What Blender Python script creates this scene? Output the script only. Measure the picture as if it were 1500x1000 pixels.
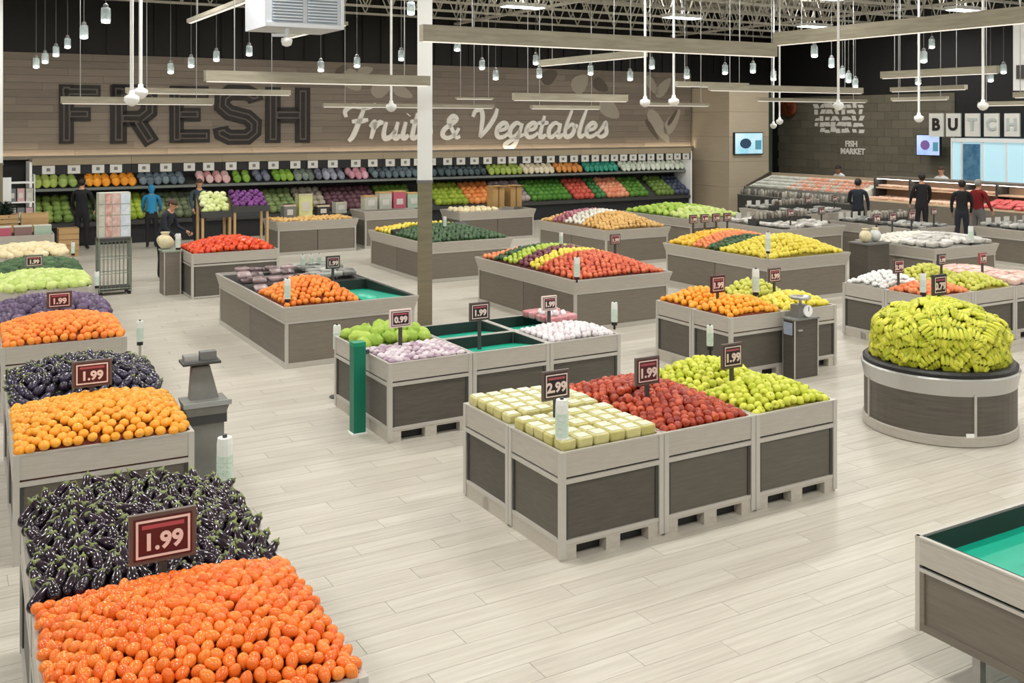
import bpy, math, random
import numpy as np
from mathutils import Vector, Matrix, Euler

for o in list(bpy.data.objects): bpy.data.objects.remove(o, do_unlink=True)
scene = bpy.context.scene
COL = scene.collection
R = random.Random(7)
rad = math.radians

# ------------------------------------------------------------------ camera, world, exposure
FPX, YH, CAMZ = 1480.0, 180.0, 3.2          # focal length and horizon in pixels of the 1500x1000 frame, eye height in metres
cam = bpy.data.cameras.new('camera')
camo = bpy.data.objects.new('camera', cam)
COL.objects.link(camo)
camo.location = (0, 0, CAMZ)
camo.rotation_euler = (rad(90), 0, 0)
cam.sensor_fit = 'HORIZONTAL'
cam.sensor_width = 36.0
cam.lens = 36.0 * FPX / 1500
cam.shift_y = (YH - 500) / 1500
cam.clip_end = 200
scene.camera = camo

world = bpy.data.worlds.new('world')
scene.world = world
world.use_nodes = True
world.node_tree.nodes['Background'].inputs[0].default_value = (0.98, 0.98, 1.0, 1)
world.node_tree.nodes['Background'].inputs[1].default_value = 0.16
scene.view_settings.view_transform = 'Standard'
scene.view_settings.look = 'None'
scene.view_settings.gamma = 1
scene.view_settings.use_curve_mapping = False
scene.view_settings.exposure = 0.0
cy_ = scene.cycles
cy_.max_bounces = 5; cy_.diffuse_bounces = 3; cy_.glossy_bounces = 2; cy_.transmission_bounces = 3; cy_.transparent_max_bounces = 4
cy_.use_adaptive_sampling = True; cy_.adaptive_threshold = 0.03
HIGH_BAY_WATTS = 116.0
LED_STRENGTH = 6.0
THETA = 30.2                                 # the store's axes against the camera's

# ------------------------------------------------------------------ small maths
class Fr:
    """A frame on the floor: a along the first axis, b along the second."""
    def __init__(s, x, y, deg=THETA):
        s.x, s.y, s.deg, s.t = x, y, deg, rad(deg)
        s.ux, s.uy = math.cos(s.t), math.sin(s.t)
        s.vx, s.vy = -s.uy, s.ux
    def p(s, a, b, z=0.0):
        return Vector((s.x + a*s.ux + b*s.vx, s.y + a*s.uy + b*s.vy, z))
    def at(s, a, b):
        q = s.p(a, b)
        return Fr(q.x, q.y, s.deg)
    def along(s, px, b=0.0):
        """a of the point with offset b that lies in the direction px."""
        k = (px - 750) / FPX
        x0, y0 = s.x + b*s.vx, s.y + b*s.vy
        return (k*y0 - x0) / (s.ux - k*s.uy)
    def height(s, a, b, py):
        return CAMZ - (py - YH) * s.p(a, b).y / FPX

def ground(px, py, z=0.0):
    d = FPX * (CAMZ - z) / (py - YH)
    return ((px - 750) / FPX * d, d)

def far(px, py, d):
    return Vector(((px - 750) / FPX * d, d, CAMZ - (py - YH) * d / FPX))

# ------------------------------------------------------------------ materials
MATS = {}
def mat(name, col, rough=0.5, metal=0.0, col2=None, noise=None, stretch=(1, 1, 1), emit=0.0, per=False, bump=0.0, spec=0.5, alpha=1.0, trans=0.0, coord='Object', mixper=0.6):
    """Principled material; col2 with noise scale gives grain, per=True varies from piece to piece."""
    if name in MATS: return MATS[name]
    m = bpy.data.materials.new(name); MATS[name] = m
    m.use_nodes = True
    nt = m.node_tree; N = nt.nodes; L = nt.links
    b = N['Principled BSDF']
    b.inputs['Base Color'].default_value = (*col, 1)
    b.inputs['Roughness'].default_value = rough
    b.inputs['Metallic'].default_value = metal
    b.inputs['Specular IOR Level'].default_value = spec
    if trans: b.inputs['Transmission Weight'].default_value = trans
    if alpha < 1: b.inputs['Alpha'].default_value = alpha
    if emit:
        b.inputs['Emission Color'].default_value = (*col, 1)
        b.inputs['Emission Strength'].default_value = emit
    fac = None
    if col2 is not None:
        if noise:
            tc = N.new('ShaderNodeTexCoord'); mp = N.new('ShaderNodeMapping')
            mp.inputs['Scale'].default_value = stretch
            nz = N.new('ShaderNodeTexNoise'); nz.inputs['Scale'].default_value = noise
            nz.inputs['Detail'].default_value = 5; nz.inputs['Roughness'].default_value = 0.6
            if per:
                oi = N.new('ShaderNodeObjectInfo'); ad = N.new('ShaderNodeVectorMath'); ad.operation = 'ADD'
                mu = N.new('ShaderNodeMath'); mu.operation = 'MULTIPLY'; mu.inputs[1].default_value = 37.0
                gi = N.new('ShaderNodeNewGeometry'); a0 = N.new('ShaderNodeMath'); a0.operation = 'ADD'
                L.new(oi.outputs['Random'], a0.inputs[0]); L.new(gi.outputs['Random Per Island'], a0.inputs[1])
                L.new(a0.outputs[0], mu.inputs[0])
                L.new(tc.outputs[coord], ad.inputs[0]); L.new(mu.outputs[0], ad.inputs[1])
                L.new(ad.outputs[0], mp.inputs['Vector'])
            else:
                L.new(tc.outputs[coord], mp.inputs['Vector'])
            L.new(mp.outputs[0], nz.inputs['Vector'])
            rm = N.new('ShaderNodeMapRange'); rm.inputs[1].default_value = 0.3; rm.inputs[2].default_value = 0.7
            L.new(nz.outputs['Fac'], rm.inputs[0]); fac = rm.outputs[0]
            if bump:
                bp = N.new('ShaderNodeBump'); bp.inputs['Strength'].default_value = bump; bp.inputs['Distance'].default_value = 0.01
                L.new(nz.outputs['Fac'], bp.inputs['Height']); L.new(bp.outputs[0], b.inputs['Normal'])
        if per:
            oi = N.new('ShaderNodeObjectInfo'); gi = N.new('ShaderNodeNewGeometry')
            a1 = N.new('ShaderNodeMath'); a1.operation = 'ADD'; fr = N.new('ShaderNodeMath'); fr.operation = 'FRACT'
            L.new(oi.outputs['Random'], a1.inputs[0]); L.new(gi.outputs['Random Per Island'], a1.inputs[1]); L.new(a1.outputs[0], fr.inputs[0])
            if fac is not None:
                mx = N.new('ShaderNodeMix'); mx.inputs[0].default_value = mixper
                L.new(fac, mx.inputs[2]); L.new(fr.outputs[0], mx.inputs[3]); fac = mx.outputs[0]
            else: fac = fr.outputs[0]
        cm = N.new('ShaderNodeMix'); cm.data_type = 'RGBA'
        cm.inputs[6].default_value = (*col, 1); cm.inputs[7].default_value = (*col2, 1)
        L.new(fac, cm.inputs[0]); L.new(cm.outputs[2], b.inputs['Base Color'])
        if emit: L.new(cm.outputs[2], b.inputs['Emission Color'])
    return m

def srgb(r, g, b):
    f = lambda c: (c/255/12.92) if c/255 <= 0.04045 else ((c/255+0.055)/1.055)**2.4
    return (f(r), f(g), f(b))

FRAME = mat('brushed_frame', srgb(196, 192, 184), 0.38, 0.25)
RIM = mat('greige_laminate', srgb(176, 169, 158), 0.45, 0, srgb(190, 184, 174), 6, (1, 1, 12))
DARKW = mat('charcoal_wood', srgb(74, 70, 63), 0.55, 0, srgb(104, 98, 89), 5, (1, 1, 9), per=True)
DARKH = mat('charcoal_wood_flat', srgb(76, 72, 65), 0.55, 0, srgb(106, 100, 91), 4, (2, 2, 14), per=True)
TAUPE = mat('taupe_panel', srgb(104, 97, 86), 0.55, 0, srgb(134, 126, 113), 4, (1, 1, 12), per=True)
PALLET = mat('pale_pallet', srgb(198, 192, 180), 0.7, 0, srgb(180, 172, 160), 8, (1, 8, 8))
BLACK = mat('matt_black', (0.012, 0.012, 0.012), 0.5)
DARKGREY = mat('dark_grey', srgb(66, 66, 64), 0.5)
MIDGREY = mat('mid_grey', srgb(120, 120, 116), 0.45)
WHITE = mat('white_paint', srgb(246, 247, 245), 0.45)
STEEL = mat('steel', srgb(190, 190, 188), 0.3, 0.7)
GREEN = mat('teal_plastic', srgb(0, 176, 144), 0.35)
LINER_DARK = mat('liner_dark', srgb(30, 44, 40), 0.6)
GLASS = mat('clear_glass', (0.9, 0.95, 0.95), 0.05, trans=1.0)
GLOW = mat('lamp_glow', (1.0, 0.97, 0.9), 0.5, emit=LED_STRENGTH)
HIGHGLOW = mat('high_bay_glow', (0.9, 0.97, 1.0), 0.5, emit=9)
LETTER_WHITE = mat('letter_white', srgb(240, 236, 226), 0.5)
LETTER_DARK = mat('letter_dark', srgb(30, 26, 23), 0.6, 0, srgb(42, 36, 32), 8)
LETTER_TAN = mat('letter_tan', srgb(96, 86, 77), 0.55)

# ------------------------------------------------------------------ mesh building
class MB:
    def __init__(s): s.v = []; s.f = []
    def box(s, x0, x1, y0, y1, z0, z1):
        n = len(s.v)
        s.v += [(x0,y0,z0),(x1,y0,z0),(x1,y1,z0),(x0,y1,z0),(x0,y0,z1),(x1,y0,z1),(x1,y1,z1),(x0,y1,z1)]
        s.f += [tuple(n+i for i in q) for q in ((0,3,2,1),(4,5,6,7),(0,1,5,4),(1,2,6,5),(2,3,7,6),(3,0,4,7))]
        return s
    def hexa(s, p):
        n = len(s.v); s.v += [tuple(q) for q in p]
        s.f += [tuple(n+i for i in q) for q in ((0,3,2,1),(4,5,6,7),(0,1,5,4),(1,2,6,5),(2,3,7,6),(3,0,4,7))]
        return s
    def lathe(s, prof, seg=12, c=(0, 0, 0), sx=1, sy=1):
        n = len(s.v); m = len(prof)
        for r, z in prof:
            for k in range(seg):
                t = 2*math.pi*k/seg
                s.v.append((c[0]+r*math.cos(t)*sx, c[1]+r*math.sin(t)*sy, c[2]+z))
        for i in range(m-1):
            for k in range(seg):
                k2 = (k+1) % seg
                s.f.append((n+i*seg+k, n+i*seg+k2, n+(i+1)*seg+k2, n+(i+1)*seg+k))
        s.f.append(tuple(n+k for k in reversed(range(seg))))
        s.f.append(tuple(n+(m-1)*seg+k for k in range(seg)))
        return s
    def tube(s, pts, rr, seg=6):
        pts = [Vector(p) for p in pts]
        if not hasattr(rr, '__len__'): rr = [rr]*len(pts)
        n = len(s.v)
        up = Vector((0, 0, 1))
        for i, p in enumerate(pts):
            d = (pts[min(i+1, len(pts)-1)] - pts[max(i-1, 0)]).normalized()
            e1 = d.cross(up)
            if e1.length < 1e-3: e1 = d.cross(Vector((1, 0, 0)))
            e1.normalize(); e2 = d.cross(e1).normalized()
            for k in range(seg):
                t = 2*math.pi*k/seg
                s.v.append(tuple(p + e1*(rr[i]*math.cos(t)) + e2*(rr[i]*math.sin(t))))
        for i in range(len(pts)-1):
            for k in range(seg):
                k2 = (k+1) % seg
                s.f.append((n+i*seg+k, n+i*seg+k2, n+(i+1)*seg+k2, n+(i+1)*seg+k))
        s.f.append(tuple(n+k for k in reversed(range(seg)))); s.f.append(tuple(n+(len(pts)-1)*seg+k for k in range(seg)))
        return s
    def ball(s, c, rx, ry=None, rz=None, seg=10, rings=7):
        ry = ry or rx; rz = rz or rx
        prof = [(max(1e-4, math.sin(math.pi*i/rings)), -math.cos(math.pi*i/rings)) for i in range(rings+1)]
        n = len(s.v)
        s.lathe(prof, seg)
        for i in range(n, len(s.v)):
            x, y, z = s.v[i]; s.v[i] = (c[0]+x*rx, c[1]+y*ry, c[2]+z*rz)
        return s
    def prism(s, pts, z0, z1):
        """polygon pts in xy, from z0 to z1"""
        n = len(s.v); k = len(pts)
        s.v += [(x, y, z0) for x, y in pts] + [(x, y, z1) for x, y in pts]
        s.f.append(tuple(n+i for i in reversed(range(k)))); s.f.append(tuple(n+k+i for i in range(k)))
        s.f += [(n+i, n+(i+1) % k, n+k+(i+1) % k, n+k+i) for i in range(k)]
        return s
    def mesh(s, name, m, smooth=False):
        me = bpy.data.meshes.new(name); me.from_pydata(s.v, [], s.f)
        if m: me.materials.append(m)
        if smooth: me.polygons.foreach_set('use_smooth', [True]*len(me.polygons))
        me.update()
        return me
    def build(s, name, m, parent=None, loc=None, rot=None, smooth=False):
        return obj(name, s.mesh(name, m, smooth), parent, loc, rot)

def obj(name, data, parent=None, loc=None, rot=None):
    o = bpy.data.objects.new(name, data); COL.objects.link(o)
    if parent is not None: o.parent = parent
    if loc is not None: o.location = loc
    if rot is not None: o.rotation_euler = rot
    return o
def tag(o, label=None, cat=None, group=None, kind=None):
    if label: o['label'] = label
    if cat: o['category'] = cat
    if group: o['group'] = group
    if kind: o['kind'] = kind
    return o
def thing(name, label, cat, loc=(0, 0, 0), rz=0.0, group=None):
    return tag(obj(name, None, None, loc, (0, 0, rz)), label, cat, group)
def struct(o): o['kind'] = 'structure'; return o
def kids(o): return [c for c in CHILDREN.get(o.name, [])]
CHILDREN = {}
def copy_tree(o, parent=None):
    c = o.copy(); COL.objects.link(c); c.parent = parent
    for ch in o.children: copy_tree(ch, c)
    return c
def mesh_bulk(name, base, mats):
    """one mesh of many transformed copies of base (numpy)"""
    nv = len(base.vertices); co = np.empty(nv*3); base.vertices.foreach_get('co', co); co = co.reshape(-1, 3)
    faces = [tuple(p.vertices) for p in base.polygons]
    V = []; Fs = []
    for k, M in enumerate(mats):
        A = np.array(M); V.append(co @ A[:3, :3].T + A[:3, 3]); Fs += [tuple(i + k*nv for i in f) for f in faces]
    me = bpy.data.meshes.new(name); me.from_pydata(np.concatenate(V).tolist(), [], Fs)
    for m in base.materials: me.materials.append(m)
    me.polygons.foreach_set('use_smooth', [True]*len(me.polygons)); me.update()
    return me
TEXTS = {}
def text_mesh(s, size, depth, m, bold=0.0, shear=0.0, align='CENTER'):
    key = (s, size, depth, m.name, bold, shear)
    if key in TEXTS: return TEXTS[key]
    cu = bpy.data.curves.new('lettering', 'FONT'); cu.body = s; cu.size = size; cu.extrude = depth; cu.offset = bold; cu.shear = shear
    cu.align_x = align; cu.align_y = 'CENTER'; cu.resolution_u = 3
    t = bpy.data.objects.new('lettering', cu); COL.objects.link(t)
    me = bpy.data.meshes.new_from_object(t); me.materials.clear(); me.materials.append(m)
    bpy.data.objects.remove(t, do_unlink=True)
    TEXTS[key] = me
    return me

# ================================================================== THE SETTING
# floor: slab with planks laid along the store's first axis
PLANK = mat('washed_oak', srgb(178, 171, 158), 0.42, 0, srgb(208, 203, 191), 2.6, (0.55, 11, 1), per=True, bump=0.05, mixper=0.3)
SUB = mat('screed', srgb(150, 145, 136), 0.8)
fl0 = Fr(0, 0)
floor = struct(MB().box(-30, 55, -8, 60, -0.12, -0.006).build('floor', SUB, None, (0, 0, 0), (0, 0, fl0.t)))
PW, PL = 0.19, 1.5
shapes = {}
near, rest = [], []
for j in range(-40, 260):
    b = j*PW; off = ((j*0.618) % 1.0)*PL
    for i in range(-20, 36):
        a = i*PL + off
        q = fl0.p(a+PL/2, b+PW/2)
        if q.y < 2.5 or q.y > 46: continue
        px = 750 + FPX*q.x/q.y
        if px < -900 or px > 2300: continue
        py = YH + FPX*CAMZ/q.y
        (near if (-60 < px < 1560 and py < 1040) else rest).append((q.y, a, b))
near.sort()
pm = MB().box(0.0015, PL-0.0015, 0.0015, PW-0.0015, -0.006, 0.0).mesh('plank', PLANK)
for d, a, b in near[:300]:
    obj('plank', pm, floor, (a, b, 0))
bulk = mesh_bulk('plank_field', pm, [Matrix.Translation((a, b, 0)) for d, a, b in near[300:] + rest])
bulk.polygons.foreach_set('use_smooth', [False]*len(bulk.polygons))
tag(obj('plank_field', bulk, floor), kind='stuff')

# back wall with the big sign, in its own frame
W1 = Fr(0, 34.0)
a_l, a_r = -24.0, W1.along(1012)
WALLB = mat('black_cladding', srgb(26, 25, 23), 0.7)
wall_back = struct(MB().box(a_l, a_r, 0.05, 0.3, 0, 7.6).build('wall_back', WALLB, None, (W1.x, W1.y, 0), (0, 0, W1.t)))
Z_WOOD0, Z_WOOD1 = 2.30, 5.06
WALLW = mat('weathered_boards', srgb(116, 105, 92), 0.65, 0, srgb(144, 132, 117), 2.0, (0.8, 1, 16), per=True, bump=0.1)
NB = 14; bh = (Z_WOOD1 - Z_WOOD0)/NB
meshes = {}
for r in range(NB):
    a = a_l + 8 - (r*0.37 % 1)*2.4
    while a < a_r:
        a1 = min(a+2.4, a_r); w = round(a1-a, 3)
        if w > 0.05:
            if w not in meshes: meshes[w] = MB().box(0.002, w-0.002, 0, 0.05, 0.003, bh-0.003).mesh('board', WALLW)
            obj('board', meshes[w], wall_back, (a, 0.0, Z_WOOD0 + r*bh))
        a = a1
ribm = MB().box(-0.03, 0.03, 0.0, 0.05, 0, 2.5).mesh('rib', WALLB)
for i in range(44):
    obj('rib', ribm, wall_back, (a_l + 10 + i*0.62, 0.0, Z_WOOD1+0.02))
# lit cove at the foot of the boards
cove = struct(MB().box(a_l+8, a_r, -0.16, 0.0, Z_WOOD0-0.06, Z_WOOD0-0.02).build('trim_1', TAUPE, None, (W1.x, W1.y, 0), (0, 0, W1.t)))
COVEGLOW = mat('cove_led', (1.0, 0.84, 0.62), 0.5, emit=16)
MB().box(a_l+8, a_r, -0.17, -0.14, Z_WOOD0-0.06, Z_WOOD0+0.035).build('cove_lip', TAUPE, cove)
MB().box(a_l+8, a_r, -0.13, -0.10, Z_WOOD0-0.02, Z_WOOD0-0.005).build('led_strip', COVEGLOW, cove)
# recess and panelled pier right of the sign wall
TANW = mat('tan_panelling', srgb(186, 171, 146), 0.6, 0, srgb(204, 190, 166), 1.6, (1, 1, 10), per=True)
B0 = -2.0
pa0 = W1.along(1068, B0); pa1 = W1.along(1126, B0)
pier = struct(MB().box(pa0+0.03, pa1-0.03, B0+0.03, 0.4, 0, 4.5).build('wall_pier', DARKGREY, None, (W1.x, W1.y, 0), (0, 0, W1.t)))
for r in range(5):
    MB().box(pa0, pa1, B0, B0+0.03, r*0.9+0.004, r*0.9+0.896).build('panel', TANW, pier)
    MB().box(pa0, pa0+0.03, B0+0.03, 0.4, r*0.9+0.004, r*0.9+0.896).build('panel', TANW, pier)
struct(MB().box(a_r-0.3, 13.5, 0.5, 0.7, 0, 7.6).build('wall_recess', WALLB, None, (W1.x, W1.y, 0), (0, 0, W1.t)))
# right wall (fish market, butcher): comes towards the camera
W2 = Fr(10.55, 40.1, THETA-90)
FISHW = mat('olive_stone', srgb(100, 95, 80), 0.7, 0, srgb(122, 116, 100), 6, (1, 1, 3), per=True)
wall_right = struct(MB().box(-1.2, 30, 0.05, 0.3, 0, 7.6).build('wall_right', BLACK, None, (W2.x, W2.y, 0), (0, 0, W2.t)))
tm = {}; T_END = round(W2.along(1398), 2)
for r in range(14):
    a = 0.05 - (r % 2)*0.3
    for i in range(30):
        x0 = max(a, 0.0); x1 = min(a+0.6, T_END); a = a+0.6
        if x0 >= T_END-0.03: break
        w = round(x1-x0, 3)
        if w not in tm: tm[w] = MB().box(0.004, w-0.004, 0.0, 0.05, 0.004, 0.296).mesh('tile', FISHW)
        obj('tile', tm[w], wall_right, (x0, 0, r*0.3))
struct(MB().box(-0.9, -0.35, -0.5, 0.05, 0, 4.4).build('wall_corner', mat('green_grey', srgb(96, 112, 98), 0.6), None, (W2.x, W2.y, 0), (0, 0, W2.t)))
# ceiling deck with open web joists
DECK = mat('deck_white', srgb(205, 202, 192), 0.6, 0, srgb(190, 187, 176), 3, (1, 12, 1))
JOIST = mat('joist_paint', srgb(214, 211, 201), 0.5)
ceiling = struct(MB().box(-30, 60, -8, 46, 7.6, 7.75).build('ceiling', DECK, None, (0, 0, 0), (0, 0, fl0.t)))
def joist_mesh(L):
    m = MB()
    m.box(0, L, -0.05, 0.05, 6.42, 6.48); m.box(0, L, -0.06, 0.06, 7.3, 7.38)
    n = int(L/0.75)
    for i in range(n):
        x = i*L/n; x2 = x + L/n/2; x3 = x + L/n
        m.tube([(x, 0, 7.32), (x2, 0, 6.46)], 0.022, 4); m.tube([(x2, 0, 6.46), (x3, 0, 7.32)], 0.022, 4)
    return m
jm = joist_mesh(37.2).mesh('roof_joist', JOIST)
for b in [x*1.9 for x in range(3, 16)]:
    obj('roof_joist', jm, ceiling, (-8, b-0.3, 0))
gm = joist_mesh(34)
for k in range(1, 3):
    o = MB(); o.v = [(x, y*1.6, z-0.02) for x, y, z in gm.v]; o.f = gm.f
    o.build('roof_girder', JOIST, ceiling, (k*9.0+6, -4, 0), (0, 0, rad(90)))
dr = MB()
for i in range(60): dr.box(-30 + i*1.5, -29.55 + i*1.5, -8, 46, 7.5, 7.6)
tag(dr.build('deck_rib', DECK, ceiling), kind='stuff')
# columns
COLLOW = mat('column_cladding', srgb(124, 116, 96), 0.6, 0, srgb(140, 131, 106), 3, (1, 1, 8))
def column(name, x, y, side, deg):
    c = struct(MB().box(-side/2, side/2, -side/2, side/2, 2.28, 7.6).build(name, WHITE, None, (x, y, 0), (0, 0, rad(deg))))
    s2 = side/2 - 0.002
    MB().box(-s2, s2, -s2, s2, 0, 2.28).build('cladding', COLLOW, c)
    MB().box(-side/2-0.01, side/2+0.01, -side/2-0.01, side/2+0.01, 2.25, 2.3).build('cap_strip', MIDGREY, c)
column('column_1', -1.38, 16.0, 0.235, 5)
column('column_2', -11.62, 22.7, 0.25, 5)

# ================================================================== LIGHTS THE STORE HAS, AND ADDED CEILING FILL
def high_bay(loc, idx):
    t = thing('high_bay_light', 'white high bay luminaire under the roof joists', 'light', loc, fl0.t, 'high bay luminaires')
    MB().box(-0.62, 0.62, -0.24, 0.24, 0.02, 0.12).build('housing', WHITE, t)
    MB().box(-0.58, 0.58, -0.20, 0.20, 0.005, 0.02).build('diffuser', HIGHGLOW, t)
    MB().box(-0.02, 0.02, -0.02, 0.02, 0.12, 1.0).build('hanger', STEEL, t)
    ul = bpy.data.lights.new('added_ceiling_fill', 'AREA'); ul.shape = 'RECTANGLE'; ul.size = 1.1; ul.size_y = 0.3; ul.energy = HIGH_BAY_WATTS*0.26; ul.color = (1.0, 0.97, 0.9)  # upward fill light, added to brighten the ceiling deck and joists
    uo = bpy.data.objects.new('added_ceiling_fill', ul); COL.objects.link(uo); uo.parent = t; uo.location = (0, 0, 0.13); uo.rotation_euler = (rad(180), 0, 0)
    l = bpy.data.lights.new('high_bay_lamp', 'AREA'); l.shape = 'RECTANGLE'; l.size = 1.16; l.size_y = 0.4
    l.energy = HIGH_BAY_WATTS; l.color = (1.0, 0.975, 0.94)
    lo = bpy.data.objects.new('high_bay_lamp', l); COL.objects.link(lo); lo.parent = t; lo.location = (0, 0, 0.0)
n = 0
for i in range(-4, 6):
    for j in range(-2, 6):
        q = fl0.p(i*5.6 + 3.0, j*5.6 + 1.4, 6.35)
        if not (-17 < q.x < 24 and -6 < q.y < 42): continue
        if (q - W1.p(0, 0)).dot(Vector((W1.vx, W1.vy, 0))) > -1.0: continue
        if (q - W2.p(0, 0)).dot(Vector((W2.vx, W2.vy, 0))) > -1.0: continue
        high_bay(q, n); n += 1

# hung wooden beams with a lit underside
BEAM = mat('beam_laminate', srgb(148, 143, 124), 0.6, 0, srgb(176, 169, 150), 3, (0.6, 6, 6))
BEAMGLOW = mat('beam_led', (1.0, 0.95, 0.86), 0.5, emit=0.7)
def beam(px0, py_top, d, px1, along_u, sec, label, width=0.12):
    """left end at (px0, py_top) at distance d; runs to px1 along the store's axis"""
    p = far(px0, py_top, d)
    fr = Fr(p.x, p.y, THETA if along_u else THETA-90)
    L = fr.along(px1)
    t = thing('hanging_beam', label, 'beam', (p.x, p.y, p.z-sec), fr.t, 'hung wooden beams')
    MB().box(0, L, -width/2, width/2, 0.012, sec).build('beam', BEAM, t)
    MB().box(0.03, L-0.03, -width/4, width/4, 0, 0.012).build('light_strip', BEAMGLOW, t)
    for x in (0.12*L, 0.88*L):
        MB().tube([(x, 0, sec), (x, 0, 7.6-p.z+sec)], 0.008, 5).build('hanger_rod', STEEL, t)
beam(617, 36, 13.4, 1135, True, 0.23, 'largest grey wooden beam, its left end beside the white column')
beam(1135, 48, 19.5, 1560, False, 0.26, 'wooden beam rising to the top right corner over the fish market')
beam(300, 103, 13.4, 628, True, 0.155, 'grey wooden beam ending at the white column, above the letter H')
beam(89, 141, 21, 313, True, 0.16, 'pale wooden beam crossing the letters F and R')
beam(184, 128, 23, 425, True, 0.14, 'pale wooden beam crossing the tops of the letters E, S and H')
beam(473, 151, 24, 722, True, 0.10, 'thin wooden beam above the white script on the left')
beam(668, 142, 26, 722, True, 0.06, 'thinnest short beam above the ampersand')
beam(752, 136, 22, 918, True, 0.17, 'thick pale beam above the word Vegetables')
beam(778, 154, 25, 878, True, 0.10, 'thin pale beam just over the end of the word Vegetables')
beam(793, 88, 21.5, 945, False, 0.14, 'tilted looking beam under the largest beam, above the white script')
beam(278, 28, 20, 400, False, 0.09, 'thin beam running up behind the white fan coil unit')
beam(420, 52, 19, 505, False, 0.07, 'thin beam under the white fan coil unit')
beam(990, 119, 24, 1095, True, 0.13, 'upper pale beam left of the fish market wall')
beam(1040, 123, 22, 1262, True, 0.15, 'long pale beam in front of the panelled pier and fish market')
beam(1110, 143, 24, 1268, True, 0.09, 'thin beam above the white fish market emblem')
beam(940, 150, 23, 1038, True, 0.08, 'thin beam between two white rods by the panelled pier')
beam(1292, 105, 22, 1462, False, 0.16, 'topmost of three stacked beams over the butcher sign')
beam(1306, 128, 23, 1415, False, 0.11, 'middle of three stacked beams over the butcher sign')
beam(1307, 143, 25, 1388, False, 0.09, 'lowest and shortest of three stacked beams over the butcher sign')
beam(1435, 149, 20, 1520, False, 0.09, 'thin beam above the last tiles of the butcher sign')
beam(1486, 135, 20, 1560, False, 0.12, 'beam cut off by the right edge above the butcher tiles')

# glass jar pendants
JARG = mat('jar_glass', srgb(176, 188, 188), 0.15, alpha=0.45)
BULB = mat('bulb', (1.0, 0.97, 0.9), 0.5, emit=14)
jar_m = MB().lathe([(0.02, 0.27), (0.075, 0.25), (0.08, 0.2), (0.08, 0.03), (0.07, 0.0)], 10).mesh('jar', JARG, True)
cap_m = MB().lathe([(0.045, 0.25), (0.045, 0.3), (0.015, 0.33)], 8).mesh('cap', MIDGREY, True)
bulb_m = MB().ball((0, 0, 0.03), 0.065, 0.065, 0.035, 8, 5).mesh('bulb', BULB, True)
PEND = [(53,100,7),(66,93,10),(82,83,13),(99,71,15),(123,57,21),(155,34,24),(280,99,12),(317,90,14),(365,82,16),(470,105,12),(523,99,13),(588,89,16),
        (602,22,20),(250,108,7),(670,75,9),(706,102,14),(785,95,15),(790,114,9),(726,117,6),(865,110,9),(923,118,9),(955,101,13),(1006,115,13),(1062,109,9),
        (1103,107,15),(1133,118,13),(1193,84,18),(1218,99,15),(1234,114,13),(1243,121,12),(1253,129,11),(1353,92,18),(1365,71,15),(1345,124,7),(1451,120,9),(1470,108,9)]
for i, (px, py, hpx) in enumerate(PEND):
    d = min(0.27*FPX/hpx, 24.5 if px < 700 else 27)
    p = far(px, py, d)
    t = thing('pendant_light', 'small clear glass jar pendant light on a thin cable', 'pendant light', p, 0, 'glass jar pendants')
    obj('jar', jar_m, t); obj('cap', cap_m, t); obj('bulb', bulb_m, t)
    MB().tube([(0, 0, 0.32), (0, 0, 7.6-p.z)], 0.006, 4).build('cable', MIDGREY, t)
# white rods with a bell shaped head
bell_m = MB().lathe([(0.03, 0.14), (0.035, 0.1), (0.085, 0.07), (0.09, 0.02), (0.05, -0.03), (0.01, -0.045)], 12).mesh('head', WHITE, True)
ROD_LABELS = ['white sensor rod in front of the letter R, lower of the two', 'white sensor rod in front of the letter R, higher of the two', 'white sensor rod above the script letters, left of the column', 'white sensor rod at the right end of the tilted beam', 'white sensor rod in front of the leaf graphics beside the pier',
    'small white sensor rod beside the orange badge, left one', 'white sensor rod in front of the fish market emblem', 'white sensor rod in front of the middle butcher tiles', 'white sensor rod above the last butcher tiles', 'small white sensor rod beside the orange badge, right one']
for ROD_LABEL, (px, py, d) in zip(ROD_LABELS, [(193,150,12),(206,140,12.5),(573,160,16.5),(945,153,17),(987,152,16.5),(1133,186,26),(1228,158,17),(1346,176,19),(1440,158,17),(1142,180,25)]):
    p = far(px, py, d)
    t = thing('ceiling_rod', ROD_LABEL, 'rod', p, 0, 'white sensor rods')
    obj('head', bell_m, t)
    MB().tube([(0, 0, 0.12), (0, 0, 7.6-p.z)], 0.022, 6).build('pole', WHITE, t)
# fan coil unit
q = far(388, 38, 13.0)
t = thing('fan_coil_unit', 'white ceiling fan coil unit with louvred grilles at the top', 'air unit', q, fl0.t)
UNIT = mat('unit_white', srgb(222, 226, 232), 0.4); GRILLE = mat('grille_blue', srgb(150, 164, 176), 0.4)
Lu = Fr(q.x, q.y).along(503)
MB().box(0, Lu, 0, 0.92, 0, 0.6).build('casing', UNIT, t)
for k in range(2):
    x0 = 0.09 + k*(Lu-0.12)/2; x1 = x0 + (Lu-0.12)/2 - 0.06
    g = MB().box(x0, x1, -0.012, 0.0, 0.07, 0.5).build('grille', GRILLE, t)
    for i in range(10): MB().box(x0+0.01, x1-0.01, -0.028, -0.012, 0.09+i*0.04, 0.105+i*0.04).build('slat', UNIT, g)
MB().box(0.0, Lu, -0.03, 0.0, 0.0, 0.05).build('lip', UNIT, t); MB().box(Lu-0.04, Lu, -0.03, 0, 0.05, 0.58).build('lip', UNIT, t)
for x in (0.1, Lu-0.1):
    MB().tube([(x, 0.3, 0.6), (x, 0.3, 7.6-q.z)], 0.012, 5).build('hanger_rod', STEEL, t)
q = far(420, 66, 13.2)
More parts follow.
